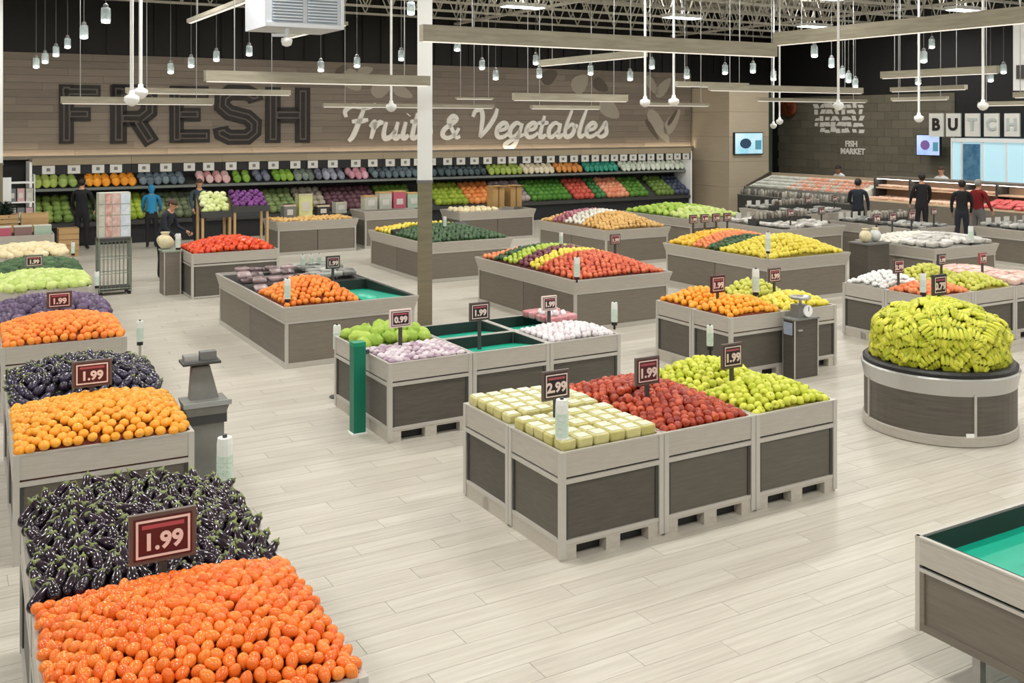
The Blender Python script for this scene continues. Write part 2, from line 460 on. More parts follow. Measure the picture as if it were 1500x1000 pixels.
t = thing('security_camera', 'white dome camera hanging under the fan coil unit', 'camera', q, 0)
MB().lathe([(0.02, -0.02), (0.06, 0), (0.075, 0.05), (0.07, 0.09), (0.02, 0.1)], 12).build('dome', WHITE, t, smooth=True)
MB().tube([(0, 0, 0.09), (0, 0, 0.24)], 0.03, 8).build('mount', UNIT, t)
MB().box(-0.19, 0.0, -0.02, 0.02, 0.11, 0.15).build('arm', UNIT, t)
# white bulkhead with loudspeaker at the far right edge
a0 = W2.along(1484, -6.0)
t = thing('bulkhead', 'white boxed bulkhead cut off by the right edge', 'bulkhead', W2.p(a0, -6.0, 4.0), W2.t)
MB().box(0, 2.5, 0, 1.0, 0, 1.75).build('casing', WHITE, t)
MB().box(0.12, 0.34, -0.06, 0, 0.28, 0.62).build('loudspeaker', DARKGREY, t)

# ================================================================== SIGNS ON THE WALLS
def strip(path, w, depth, b0, m, name, parent, taper=None):
    """flat lettering stroke in the wall plane: path of (s, z), thickness towards the room"""
    mb = MB(); n = len(path); P = [Vector((s, z)) for s, z in path]
    for i in range(n):
        d = (P[min(i+1, n-1)] - P[max(i-1, 0)]).normalized(); nn = Vector((-d.y, d.x))
        ww = w*(taper(i/(n-1)) if taper else 1)
        for sgn in (1, -1):
            q = P[i] + nn*(sgn*ww/2)
            mb.v += [(q.x, b0, q.y), (q.x, b0-depth, q.y)]
    for i in range(n-1):
        k = 4*i
        mb.f += [(k+1, k+3, k+7, k+5), (k, k+1, k+5, k+4), (k+3, k+2, k+6, k+7)]
    mb.f += [(0, 2, 3, 1), (4*n-4, 4*n-3, 4*n-1, 4*n-2)]
    return mb
def miter(path, w):
    """polyline outline with mitred corners as a closed polygon"""
    P = [Vector(p) for p in path]; n = len(P); Lf = []; Rt = []
    for i in range(n):
        if i == 0: d = (P[1]-P[0]).normalized(); nn = Vector((-d.y, d.x)); k = 1
        elif i == n-1: d = (P[-1]-P[-2]).normalized(); nn = Vector((-d.y, d.x)); k = 1
        else:
            d1 = (P[i]-P[i-1]).normalized(); d2 = (P[i+1]-P[i]).normalized()
            n1 = Vector((-d1.y, d1.x)); n2 = Vector((-d2.y, d2.x)); nn = (n1+n2).normalized(); k = 1/max(0.4, nn.dot(n1))
        Lf.append(P[i]+nn*(w/2*k)); Rt.append(P[i]-nn*(w/2*k))
    return Lf, Rt
def stroke_letter(paths, W, Hh, w, b0, depth, m, ext=0.0):
    mb = MB()
    for pth in paths:
        pp = [Vector((x*W, y*Hh)) for x, y in pth]
        if ext:
            pp[0] = pp[0] - (pp[1]-pp[0]).normalized()*ext; pp[-1] = pp[-1] + (pp[-1]-pp[-2]).normalized()*ext
        Lf, Rt = miter([(p.x, p.y) for p in pp], w)
        for i in range(len(pp)-1):
            a, b, c, d = Lf[i], Lf[i+1], Rt[i+1], Rt[i]
            mb.hexa([(a.x, b0-depth, a.y), (b.x, b0-depth, b.y), (c.x, b0-depth, c.y), (d.x, b0-depth, d.y), (a.x, b0, a.y), (b.x, b0, b.y), (c.x, b0, c.y), (d.x, b0, d.y)])
    return mb
LET = {'F': [[(0.16, 0), (0.16, 1)], [(0.0, 0.88), (0.95, 0.88)], [(0.16, 0.5), (0.72, 0.5)]],
       'R': [[(0.16, 0), (0.16, 1)], [(0.02, 0.88), (0.6, 0.88), (0.8, 0.78), (0.8, 0.55), (0.62, 0.43), (0.16, 0.43)], [(0.52, 0.43), (0.86, 0.0)]],
       'E': [[(0.16, 0), (0.16, 1)], [(0.16, 0.88), (0.95, 0.88)], [(0.16, 0.5), (0.75, 0.5)], [(0.16, 0.12), (0.98, 0.12)]],
       'S': [[(0.9, 0.74), (0.86, 0.84), (0.7, 0.9), (0.32, 0.9), (0.15, 0.8), (0.14, 0.65), (0.3, 0.54), (0.7, 0.46), (0.86, 0.35), (0.85, 0.2), (0.7, 0.1), (0.3, 0.1), (0.13, 0.17), (0.1, 0.28)]],
       'H': [[(0.16, 0), (0.16, 1)], [(0.84, 0), (0.84, 1)], [(0.16, 0.5), (0.84, 0.5)]]}
sign = thing('wall_sign', 'big dark block letters reading FRESH on the board wall', 'sign', W1.p(0, 0, 0), W1.t)
for ch, x0, x1, y0, y1 in [('F', 87, 150, 124, 210), ('R', 162, 232, 125, 210), ('E', 249, 308, 126, 209), ('S', 316, 381, 127, 209), ('H', 389, 453, 128, 209)]:
    s0, s1 = W1.along(x0), W1.along(x1); z1, z0 = W1.height((s0+s1)/2, 0, y0), W1.height((s0+s1)/2, 0, y1)
    Wd, Hd = s1-s0, z1-z0; wl = 0.34*Wd
    L = stroke_letter(LET[ch], Wd, Hd, wl, -0.002, 0.05, LETTER_DARK).build('letter', LETTER_DARK, sign, (s0, 0, z0))
    stroke_letter(LET[ch], Wd, Hd, wl*0.46, -0.052, 0.012, LETTER_TAN, -wl*0.18).build('inlay', LETTER_TAN, L)
    stroke_letter(LET[ch], Wd, Hd, wl*0.27, -0.064, 0.008, LETTER_DARK, -wl*0.3).build('inlay', LETTER_DARK, L)
def smooth_path(pts, k=7):
    P = [Vector(p) for p in pts]; P = [P[0]*2-P[1]] + P + [P[-1]*2-P[-2]]; out = []
    for i in range(1, len(P)-2):
        for j in range(k):
            t = j/k; p0, p1, p2, p3 = P[i-1:i+3]
            out.append(0.5*((2*p1) + (p2-p0)*t + (2*p0-5*p1+4*p2-p3)*t*t + (3*p1-p0-3*p2+p3)*t**3))
    out.append(P[-2]); return out
GL = {'F': (1.2, [[(0.72, 1.9), (0.62, 1.0), (0.5, 0.2), (0.36, -0.12)], [(0.0, 1.25), (-0.1, 1.6), (0.12, 1.88), (0.5, 1.86), (0.85, 1.8), (1.2, 1.98)], [(0.3, 1.0), (0.65, 1.02), (1.0, 1.1)]]),
      'r': (0.62, [[(-0.05, 0.7), (0.12, 0.98), (0.14, 0.6), (0.12, 0.0)], [(0.14, 0.55), (0.32, 0.92), (0.52, 0.92)]]),
      'u': (0.85, [[(0.03, 0.98), (0.02, 0.35), (0.14, 0.02), (0.38, 0.12), (0.54, 0.5)], [(0.56, 0.98), (0.55, 0.2), (0.66, 0.02), (0.82, 0.2)]]),
      'i': (0.38, [[(0.08, 0.98), (0.07, 0.22), (0.18, 0.02), (0.34, 0.2)], [(0.12, 1.36), (0.14, 1.42)]]),
      't': (0.48, [[(0.16, 1.5), (0.13, 0.25), (0.24, 0.02), (0.42, 0.16)], [(-0.1, 1.0), (0.2, 1.0), (0.42, 1.02)]]),
      's': (0.62, [[(0.0, 0.2), (0.25, 0.75), (0.34, 1.02), (0.4, 0.7), (0.48, 0.25), (0.26, 0.0), (0.02, 0.14)]]),
      '&': (1.15, [[(1.02, 0.12), (0.8, 0.06), (0.42, 0.75), (0.2, 1.25), (0.38, 1.6), (0.6, 1.36), (0.34, 0.98), (0.04, 0.6), (0.04, 0.2), (0.34, 0.0), (0.7, 0.24), (0.86, 0.72)]]),
      'V': (1.12, [[(-0.08, 1.4), (-0.02, 1.8), (0.22, 1.86), (0.36, 1.4), (0.42, 0.6), (0.45, 0.04)], [(0.45, 0.04), (0.72, 0.7), (0.92, 1.4), (0.96, 1.98)]]),
      'e': (0.62, [[(0.04, 0.45), (0.38, 0.58), (0.46, 0.85), (0.28, 1.0), (0.08, 0.72), (0.06, 0.28), (0.22, 0.02), (0.46, 0.1), (0.62, 0.32)]]),
      'g': (0.78, [[(0.5, 0.86), (0.28, 1.0), (0.06, 0.65), (0.08, 0.18), (0.28, 0.04), (0.5, 0.45)], [(0.56, 0.98), (0.5, 0.3), (0.4, -0.45), (0.16, -0.72), (-0.05, -0.5), (0.2, -0.18), (0.76, 0.22)]]),
      'a': (0.8, [[(0.5, 0.86), (0.28, 1.0), (0.06, 0.65), (0.08, 0.18), (0.26, 0.02), (0.5, 0.4)], [(0.56, 0.98), (0.54, 0.25), (0.62, 0.02), (0.8, 0.2)]]),
      'b': (0.72, [[(0.2, 1.9), (0.08, 0.9), (0.08, 0.25), (0.24, 0.02), (0.46, 0.2), (0.5, 0.65), (0.34, 0.9), (0.1, 0.6)], [(0.46, 0.8), (0.66, 0.72)]]),
      'l': (0.4, [[(0.22, 1.95), (0.1, 0.9), (0.08, 0.25), (0.2, 0.02), (0.38, 0.2)]])}
sign = thing('wall_sign', 'white script lettering reading Fruits & Vegetables on the board wall', 'sign', W1.p(0, 0, 0), W1.t)
def write(word, px0, px1, py_base, xh_px):
    tot = sum(GL[c][0] for c in word)
    s0 = W1.along(px0); s1 = W1.along(px1); zb = W1.height((s0+s1)/2, 0, py_base)
    xh = xh_px*W1.p((s0+s1)/2, 0).y/FPX
    kx = (s1-s0)/tot; x = 0
    for c in word:
        adv, st = GL[c]; mb = MB()
        for pth in st:
            sm = smooth_path([(s0 + (x+px)*kx + 0.24*py*xh, zb + py*xh) for px, py in pth])
            part = strip([(p.x, p.y) for p in sm], 0.14, 0.05, -0.002, None, '', None, lambda f: 0.75+0.45*math.sin(math.pi*f))
            n = len(mb.v); mb.v += part.v; mb.f += [tuple(i+n for i in f) for f in part.f]
        mb.build('letter', LETTER_WHITE, sign); x += adv
write('Fruits', 499, 632, 203, 25)
write('&', 646, 676, 202, 20)
write('Vegetables', 688, 890, 201, 21)
# pale vegetable graphics on the boards right of the script
GRAPH = mat('pale_print', srgb(168, 158, 143), 0.7); GRAPHD = mat('dark_print', srgb(98, 88, 76), 0.7)
gr = thing('wall_graphic', 'pale printed vegetable and leaf graphics on the board wall', 'wall graphic', W1.p(0, 0, 0), W1.t)
def leafpoly(cx, cy, l, w, ang, m, lay):
    s = W1.along(cx); z = W1.height(s, 0, cy); pts = []
    k = W1.p(s, 0).y/FPX; l *= k*1.15; w *= k*1.15
    mb = MB(); n = 12; poly = []
    for i in range(n):
        t = 2*math.pi*i/n; x = l/2*math.cos(t); y = w/2*math.sin(t)*(1-0.35*math.cos(t))
        poly.append((s + x*math.cos(ang)-y*math.sin(ang), z + x*math.sin(ang)+y*math.cos(ang)))
    mb.v = [(x, -0.004-lay*0.004, y) for x, y in poly] + [(x, 0.0, y) for x, y in poly]
    mb.f = [tuple(range(n)), tuple(reversed(range(n, 2*n)))] + [(i, i+n, (i+1) % n+n, (i+1) % n) for i in range(n)]
    mb.build('printed_leaf', m, gr)
for cx, cy, l, w, an, m, ly in [(965,185,54,18,-0.9,GRAPH,1),(985,178,40,16,0.9,GRAPH,1),(955,190,34,7,-0.9,GRAPHD,2),(985,172,26,6,0.9,GRAPHD,2),(972,128,34,14,0.8,GRAPH,1),(955,125,30,12,-0.9,GRAPH,1),
        (893,160,36,22,-0.6,GRAPH,1),(850,122,30,22,0.7,GRAPH,1),(880,125,26,16,-0.5,GRAPHD,1),(805,112,26,18,0.5,GRAPHD,1),(516,118,32,24,-0.8,GRAPH,1),(560,128,34,20,0.6,GRAPH,1),(535,104,22,12,0.3,GRAPH,1),(590,135,30,14,-0.4,GRAPH,1),(500,104,20,12,0.9,GRAPHD,1)]:
    leafpoly(cx, cy, l, w, an, m, ly)

# fish market wall: emblem and lettering; screens; butcher tiles; cold room
fm = thing('wall_sign', 'white lettering reading FISH MARKET under a white emblem', 'sign', W2.p(0, 0, 0), W2.t)
def onwall(s, px, py, size_px, fr, b, m, parent, name='lettering', bold=0.0):
    a = fr.along(px, b); q = fr.p(a, b)
    me = text_mesh(s, round(size_px*1.4*q.y/FPX, 3), 0.012, m, bold)
    obj(name, me, parent, (a, b, fr.height(a, b, py)), (rad(90), 0, 0))
onwall('FISH', 1247, 211, 8.5, W2, -0.02, LETTER_WHITE, fm, bold=0.01)
onwall('MARKET', 1249, 222, 8.5, W2, -0.02, LETTER_WHITE, fm, bold=0.01)
RR = random.Random(3)
a0, a1 = W2.along(1193), W2.along(1266)
z0, z1 = W2.height((a0+a1)/2, 0, 195), W2.height((a0+a1)/2, 0, 150)
em = MB()
nx, nz = 9, 5
for i in range(nx):
    for j in range(nz):
        if j == 0 and i < 1: continue
        x = a0+(a1-a0)*(i+0.1)/nx; w = (a1-a0)/nx*RR.uniform(0.45, 0.95); z = z0+(z1-z0)*(j+RR.uniform(0, 0.2))/nz; hgt = (z1-z0)/nz*RR.uniform(0.45, 0.85)
        sh = RR.uniform(-0.12, 0.12)
        em.hexa([(x, -0.03, z), (x+w, -0.03, z), (x+w, 0, z), (x, 0, z), (x+sh, -0.03, z+hgt), (x+w+sh, -0.03, z+hgt), (x+w+sh, 0, z+hgt), (x+sh, 0, z+hgt)])
em.build('emblem', LETTER_WHITE, fm)
orn = MB().ball((W2.along(1160), -0.2, W2.height(W2.along(1160), 0, 158)), 0.45, 0.1, 0.35, 12, 7).build('orange_badge', mat('rust', srgb(150, 70, 34), 0.5, 0, srgb(60, 36, 24), 6), fm, smooth=True)
def screen(px0, px1, py0, py1, fr, b, c1, c2, blob, label):
    a0, a1 = fr.along(px0, b), fr.along(px1, b); am = (a0+a1)/2
    z1, z0 = fr.height(am, b, py0), fr.height(am, b, py1)
    t = thing('television', label, 'screen', fr.p(am, b, (z0+z1)/2), fr.t)
    w, h = (a1-a0)/2, (z1-z0)/2
    MB().box(-w-0.03, w+0.03, 0, 0.08, -h-0.03, h+0.03).build('casing', BLACK, t)
    MB().box(-w, w, -0.006, 0, -h, h).build('display', mat('screen_'+str(px0), c1, 0.3, col2=c2, noise=1.3, emit=0.75), t)
    MB().ball((-w*0.25, -0.008, 0), w*0.42, 0.004, h*0.5, 12, 6).build('picture', mat('screen_fish_'+str(px0), blob, 0.4, emit=0.5), t, rot=None)
    MB().box(w*0.45, w*0.9, -0.01, -0.006, -h*0.6, h*0.3).build('caption', mat('screen_cap_'+str(px0), srgb(90, 150, 170), 0.4, emit=0.4), t)
    MB().box(-0.05, 0.05, 0.08, 0.3, -0.05, 0.05).build('wall_bracket', DARKGREY, t)
screen(1077, 1117, 195, 225, W1, B0-0.1, srgb(205, 228, 236), srgb(120, 185, 205), srgb(50, 70, 92), 'wall screen showing a dark fish on the panelled pier')
screen(1343, 1376, 198, 227, W2, -0.5, srgb(200, 214, 245), srgb(140, 170, 220), srgb(120, 90, 150), 'wall screen with lilac picture left of the cold room')
bt = thing('wall_sign', 'row of white letter tiles beginning BUTCH over the cold room', 'sign', W2.p(0, 0, 0), W2.t)
PALEL = mat('letter_pale', srgb(190, 198, 194), 0.5)
for k, (ch, px) in enumerate(zip('BUTCH', (1371, 1396, 1424, 1452, 1482))):
    b = -0.9; a = W2.along(px, b); q = W2.p(a, b); zz = W2.height(a, b, 183); sc = q.y/FPX
    w2 = 10.5*sc*1.13
    tl = MB().box(a-w2, a+w2, b, b+0.06, zz-17*sc, zz+17*sc).build('letter_tile', mat('tile_white', srgb(226, 226, 218), 0.45), bt)
    obj('letter', text_mesh(ch, round(24*sc, 2), 0.012, LETTER_DARK if k < 2 else PALEL, 0.02), tl, (a, b-0.01, zz), (rad(90), 0, 0))
COLD = mat('cold_glass', srgb(176, 214, 226), 0.15, emit=0.55)
COLDD = mat('cold_door', srgb(50, 96, 130), 0.2, 0, srgb(96, 140, 166), 4, emit=0.12)
b = -0.8; a0, a1 = W2.along(1395, b), W2.along(1560, b); zt = W2.height(a0, b, 202)
cr = thing('cold_room', 'light blue glazed cold room with dark blue door behind butcher counter', 'cold room', W2.p(0, 0, 0), W2.t)
MB().box(a0, a1, b, -0.02, 0, zt).build('glazed_front', COLD, cr)
d0, d1 = W2.along(1412, b), W2.along(1436, b)
dd = MB().box(d0, d1, b-0.05, b, 0.05, zt-0.18).build('door', COLDD, cr)
MB().box(d1-0.08, d1-0.05, b-0.1, b-0.05, 0.9, 1.4).build('handle', STEEL, dd)
for px in (1395, 1409, 1440, 1475): 
    x = W2.along(px, b); MB().box(x-0.03, x+0.03, b-0.04, b, 0, zt).build('mullion', WHITE, cr)
MB().box(a0, a1, b-0.06, b, zt-0.12, zt).build('header', WHITE, cr)

# ================================================================== BINS, TABLES, STANDS
PROTO = {}
def bin_box(fr, w, d, h, label, group, liner=None, zf=None, lift=0.0, pallet=True, liner_mat=None):
    """pallet bin: corner posts, rim and side panels, rails, pallet; origin at its front corner"""
    key = (w, d, h, pallet)
    if key not in PROTO:
        t = obj('pallet_bin', None)
        ps = 0.045; z0 = 0.15 if pallet else 0.04
        pm_ = MB().box(0, ps, 0, ps, 0.0 if not pallet else 0.02, h).mesh('post', FRAME)
        for x in (0, w-ps):
            for y in (0, d-ps): obj('post', pm_, t, (x, y, 0))
        for axis, L, T in (('x', w, d), ('y', d, w)):
            l = L-2*ps
            mk = (lambda a0, a1, b0, b1, c0, c1: MB().box(a0, a1, b0, b1, c0, c1)) if axis == 'x' else (lambda a0, a1, b0, b1, c0, c1: MB().box(b0, b1, a0, a1, c0, c1))
            rim = mk(0, l, 0, 0.018, h-0.185, h-0.012).mesh('rim_panel', RIM)
            cap = mk(0, l, -0.002, 0.024, h-0.012, h).mesh('top_rail', FRAME)
            rail = mk(0, l, -0.004, 0.02, h-0.235, h-0.2).mesh('rail', FRAME)
            low = mk(0, l, 0, 0.02, z0-0.03, z0).mesh('bottom_rail', FRAME)
            panel = mk(0.0, l, 0, 0.012, z0, h-0.235).mesh('side_panel', DARKW if axis == 'x' else DARKH)
            edge = mk(0, 0.025, 0, 0.012, z0, h-0.235).mesh('panel_edge', DARKGREY)
            for side in (0, 1):
                off = 0.006 if side == 0 else T-0.024; pin = 0.022 if side == 0 else T-0.034
                f = (lambda s, q: (s, q, 0)) if axis == 'x' else (lambda s, q: (q, s, 0))
                obj('rim_panel', rim, t, f(ps, off)); obj('top_rail', cap, t, f(ps, off)); obj('rail', rail, t, f(ps, off)); obj('bottom_rail', low, t, f(ps, off))
                obj('side_panel', panel, t, f(ps, pin))
                pe = 0.012 if side == 0 else T-0.024
                obj('panel_edge', edge, t, f(ps, pe)); obj('panel_edge', edge, t, f(L-ps-0.025, pe))
        if pallet:
            MB().box(0.012, w-0.012, 0.012, d-0.012, 0.1, 0.12).build('pallet_deck', PALLET, t)
            bm_ = MB().box(0, 0.13, 0, 0.1, 0, 0.1).mesh('pallet_block', PALLET)
            for x in (0.012, w/2-0.065, w-0.142):
                for y in (0.012, d/2-0.05, d-0.112): obj('pallet_block', bm_, t, (x, y, 0))
            MB().box(0.06, w-0.06, 0.1, d-0.1, 0.004, 0.1).build('pallet_void_shade', BLACK, t)  # black box stands in for the shade inside the pallet voids
            bo = MB().box(0, 0.02, 0.112, d-0.112, 0.0, 0.1).mesh('pallet_board', PALLET)
            obj('pallet_board', bo, t, (0.012, 0, 0)); obj('pallet_board', bo, t, (w-0.032, 0, 0))
        else:
            MB().box(0.03, w-0.03, 0.03, d-0.03, 0, 0.04).build('plinth', FRAME, t)
        PROTO[key] = t; t['proto'] = 1
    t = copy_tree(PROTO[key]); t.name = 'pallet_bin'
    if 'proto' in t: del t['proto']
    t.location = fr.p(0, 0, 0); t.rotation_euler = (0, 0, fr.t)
    tag(t, label, 'display bin', group)
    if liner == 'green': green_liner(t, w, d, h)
    elif zf: heap_liner(t, 0.03, w-0.03, 0.03, d-0.03, zf, lift, liner_mat)
    return t
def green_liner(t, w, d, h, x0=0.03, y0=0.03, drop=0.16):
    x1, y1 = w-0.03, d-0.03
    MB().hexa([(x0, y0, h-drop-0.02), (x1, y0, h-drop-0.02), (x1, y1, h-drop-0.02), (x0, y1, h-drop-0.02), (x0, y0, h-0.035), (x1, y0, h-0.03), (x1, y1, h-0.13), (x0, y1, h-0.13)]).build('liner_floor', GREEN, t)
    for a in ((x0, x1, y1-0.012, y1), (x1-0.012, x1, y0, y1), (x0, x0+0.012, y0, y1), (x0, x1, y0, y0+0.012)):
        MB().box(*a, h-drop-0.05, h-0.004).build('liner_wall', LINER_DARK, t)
def heap_liner(t, a0, a1, b0, b1, zf, lift, m=None, n=12):
    mb = MB()
    for j in range(n+1):
        for i in range(n+1):
            a = a0+(a1-a0)*i/n; b = b0+(b1-b0)*j/n; mb.v.append((a, b, zf(a, b)-lift))
    for j in range(n):
        for i in range(n):
            k = j*(n+1)+i; mb.f.append((k, k+1, k+n+2, k+n+1))
    nv = len(mb.v)
    ring = [i for i in range(n+1)] + [(j+1)*(n+1)-1 for j in range(1, n+1)] + [n*(n+1)+i for i in reversed(range(n))] + [j*(n+1) for j in reversed(range(1, n))]
    for i in ring: x, y, z = mb.v[i]; mb.v.append((x, y, min(z-0.02, 0.6)))
    for k in range(len(ring)):
        k2 = (k+1) % len(ring); mb.f.append((ring[k], nv+k, nv+k2, ring[k2]))
    mb.build('heap_liner', m or LINER_DARK, t, smooth=True)
def table(fr, w, d, h, label, group, na=1, nb=2, base=True):
    """large island table: outward leaning rim, panels between posts, plinth; origin at its front corner"""
    t = thing('display_table', label, 'display table', fr.p(0, 0, 0), fr.t, group)
    z1 = h-0.2; i0 = 0.05
    inn = [(i0, i0), (w-i0, i0), (w-i0, d-i0), (i0, d-i0)]; out = [(0, 0), (w, 0), (w, d), (0, d)]
    ins = [(0.03, 0.03), (w-0.03, 0.03), (w-0.03, d-0.03), (0.03, d-0.03)]
    in2 = [(i0+0.03, i0+0.03), (w-i0-0.03, i0+0.03), (w-i0-0.03, d-i0-0.03), (i0+0.03, d-i0-0.03)]
    for k in range(4):
        k2 = (k+1) % 4
        MB().hexa([(*inn[k], z1), (*inn[k2], z1), (*in2[k2], z1), (*in2[k], z1), (*out[k], h-0.015), (*out[k2], h-0.015), (*ins[k2], h-0.015), (*ins[k], h-0.015)]).build('rim_panel', RIM, t)
        MB().hexa([(*out[k], h-0.015), (*out[k2], h-0.015), (*ins[k2], h-0.015), (*ins[k], h-0.015), (*out[k], h), (*out[k2], h), (*ins[k2], h), (*ins[k], h)]).build('top_rail', FRAME, t)
    MB().box(i0-0.006, w-i0+0.006, i0-0.006, d-i0+0.006, z1-0.03, z1).build('rail', FRAME, t)
    for x in (i0, w-i0-0.04):
        for y in (i0, d-i0-0.04): MB().box(x, x+0.04, y, y+0.04, 0, z1-0.03).build('post', FRAME, t)
    for n, L, T, ax in ((na, w, d, 0), (nb, d, w, 1)):
        l = (L-2*i0-0.08)/n
        for k in range(n):
            s0 = i0+0.04+k*l+0.008; s1 = s0+l-0.016
            for q in (i0+0.012, T-i0-0.03):
                a = (s0, s1, q, q+0.018) if ax == 0 else (q, q+0.018, s0, s1)
                MB().box(*a, 0.07, z1-0.03).build('side_panel', TAUPE, t)
    MB().box(i0+0.04, w-i0-0.04, i0+0.04, d-i0-0.04, 0.02, z1-0.03).build('core', BLACK, t)
    if base: MB().box(i0-0.004, w-i0+0.004, i0-0.004, d-i0+0.004, 0, 0.07).build('plinth', FRAME, t)
    MB().box(0.09, w-0.09, 0.09, d-0.09, z1-0.03, z1+0.02).build('tray', LINER_DARK, t)
    return t

# ------------------------------------------------------------------ produce
def deform(mb, f):
    mb.v = [f(*p) for p in mb.v]; return mb
class Kind:
    def __init__(s, meshes, lift, orient, child=None, cname=None): s.m, s.lift, s.o, s.c, s.cn = meshes, lift, orient, child, cname
def ball_mesh(name, r, m, kz=1.0, seg=12, rings=8): return MB().ball((0, 0, 0), r, r, r*kz, seg, rings).mesh(name, m, True)
def fruit(name, c1, c2, rough=0.35, noise=9.0): return mat(name, c1, rough, 0, c2, noise, per=True)
def lumpy(name, r, m, amp, freq, kz=1.0, seg=16, rings=10, seed=0):
    rr = random.Random(seed); ph = [rr.uniform(0, 6.28) for _ in range(6)]
    def f(x, y, z):
        t = math.atan2(y, x); u = z/r
        k = 1 + amp*(math.sin(freq*t+ph[0]+3*u) + 0.7*math.sin((freq+3)*t-5*u+ph[1]) + 0.6*math.sin(freq*1.3*u+ph[2]+2*t))
        return (x*k, y*k, z*k*kz)
    return deform(MB().ball((0, 0, 0), r, r, r, seg, rings), f).mesh(name, m, True)
M_TOM = fruit('tomato_skin', srgb(228, 92, 26), srgb(244, 142, 54), 0.2)
K_TOM = Kind([deform(MB().ball((0, 0, 0), 0.028, 0.028, 0.038, 12, 8), lambda x, y, z: (x*(1+0.15*z/0.038), y*(1+0.15*z/0.038), z)).mesh('tomato', M_TOM, True)], 0.02, 'any')
M_EGG = fruit('aubergine_skin', srgb(22, 13, 22), srgb(46, 32, 46), 0.13)
M_CAL = fruit('aubergine_calyx', srgb(84, 98, 40), srgb(136, 146, 82), 0.5)
egg_prof = [(0.004, -0.085), (0.02, -0.08), (0.031, -0.06), (0.034, -0.03), (0.03, 0.01), (0.024, 0.045), (0.017, 0.07), (0.006, 0.076)]
cal_prof = [(0.0245, 0.05), (0.0225, 0.062), (0.0175, 0.076), (0.008, 0.083), (0.006, 0.105), (0.003, 0.108)]
def star(x, y, z):
    t = math.atan2(y, x); k = 1 + (0.18*math.cos(5*t) if z < 0.065 else 0); return (x*k, y*k, z - (0.014*math.cos(5*t) if z < 0.05 else 0))
K_EGG = Kind([MB().lathe(egg_prof, 12).mesh('aubergine', M_EGG, True)], 0.025, 'lie', [deform(MB().lathe(cal_prof, 10), star).mesh('calyx', M_CAL, True)], 'calyx')
M_EGG2 = fruit('aubergine_violet', srgb(20, 15, 26), srgb(64, 58, 82), 0.15)
K_EGG2 = Kind([deform(MB().lathe(egg_prof, 12), lambda x, y, z: (x*1.15, y*1.15, z*0.95)).mesh('aubergine', M_EGG2, True)], 0.03, 'lie', K_EGG.c, 'calyx')
M_PER = fruit('persimmon_skin', srgb(238, 150, 28), srgb(248, 176, 60), 0.22)
K_PER = Kind([ball_mesh('persimmon', 0.04, M_PER, 0.86)], 0.02, 'up')
M_ORA = fruit('orange_skin', srgb(232, 114, 30), srgb(246, 160, 62), 0.4)
K_ORA = Kind([ball_mesh('orange', 0.042, M_ORA, 0.95)], 0.022, 'any')
M_TAN = fruit('tangerine_skin', srgb(246, 150, 24), srgb(252, 184, 60), 0.4)
K_TAN = Kind([ball_mesh('tangerine', 0.042, M_TAN, 0.95)], 0.022, 'any')
apple_prof = [(0.006, -0.027), (0.018, -0.031), (0.029, -0.022), (0.036, -0.002), (0.034, 0.016), (0.024, 0.029), (0.011, 0.028), (0.003, 0.02)]
M_APR = fruit('red_apple_skin', srgb(122, 22, 14), srgb(212, 92, 52), 0.18, 22)
M_APG = fruit('green_apple_skin', srgb(178, 192, 30), srgb(228, 228, 96), 0.2, 14)
apple = lambda m, nm: MB().lathe([(r*1.08, z*1.08) for r, z in apple_prof], 12).mesh(nm, m, True)
stem_m = MB().tube([(0, 0, 0.018), (0.003, 0.001, 0.036)], 0.0025, 4).mesh('stem', mat('stem_brown', srgb(80, 56, 30), 0.8))
K_APR = Kind([apple(M_APR, 'red_apple')], 0.018, 'any', [stem_m], 'stem'); K_APG = Kind([apple(M_APG, 'green_apple')], 0.018, 'any', [stem_m], 'stem')
K_REDS = Kind([ball_mesh('rosy_apple', 0.045, fruit('rosy_skin', srgb(186, 58, 38), srgb(232, 130, 84), 0.35), 0.92, 10, 7)], 0.02, 'any')
K_PEAR = Kind([deform(MB().ball((0, 0, 0), 0.042, 0.042, 0.055, 10, 8), lambda x, y, z: (x*(1-0.35*max(0, z)/0.055), y*(1-0.35*max(0, z)/0.055), z)).mesh('pear', fruit('pear_skin', srgb(186, 192, 52), srgb(218, 216, 110), 0.4), True)], 0.025, 'any')
K_LEMON = Kind([deform(MB().ball((0, 0, 0), 0.04, 0.04, 0.055, 10, 8), lambda x, y, z: (x, y, z)).mesh('lemon', fruit('lemon_skin', srgb(226, 208, 46), srgb(240, 226, 110), 0.4), True)], 0.022, 'any')
K_MANGO = Kind([MB().ball((0, 0, 0), 0.05, 0.042, 0.07, 10, 8).mesh('mango', fruit('mango_skin', srgb(240, 180, 30), srgb(244, 208, 84), 0.4), True)], 0.022, 'any')
K_YEL = Kind([ball_mesh('melon', 0.047, fruit('yellow_skin', srgb(216, 196, 50), srgb(236, 220, 92), 0.45), 1.2, 10, 7)], 0.02, 'any')
K_PEACH = Kind([ball_mesh('peach', 0.045, fruit('peach_skin', srgb(236, 120, 70), srgb(244, 166, 110), 0.5), 0.95, 10, 7)], 0.02, 'any')
K_PLUM = Kind([ball_mesh('plum', 0.04, fruit('plum_skin', srgb(90, 34, 52), srgb(150, 84, 96), 0.35), 1.05, 10, 7)], 0.02, 'any')
K_LIME = Kind([ball_mesh('lime', 0.042, fruit('lime_skin', srgb(150, 184, 40), srgb(206, 220, 90), 0.4), 1.1, 10, 7)], 0.02, 'any')
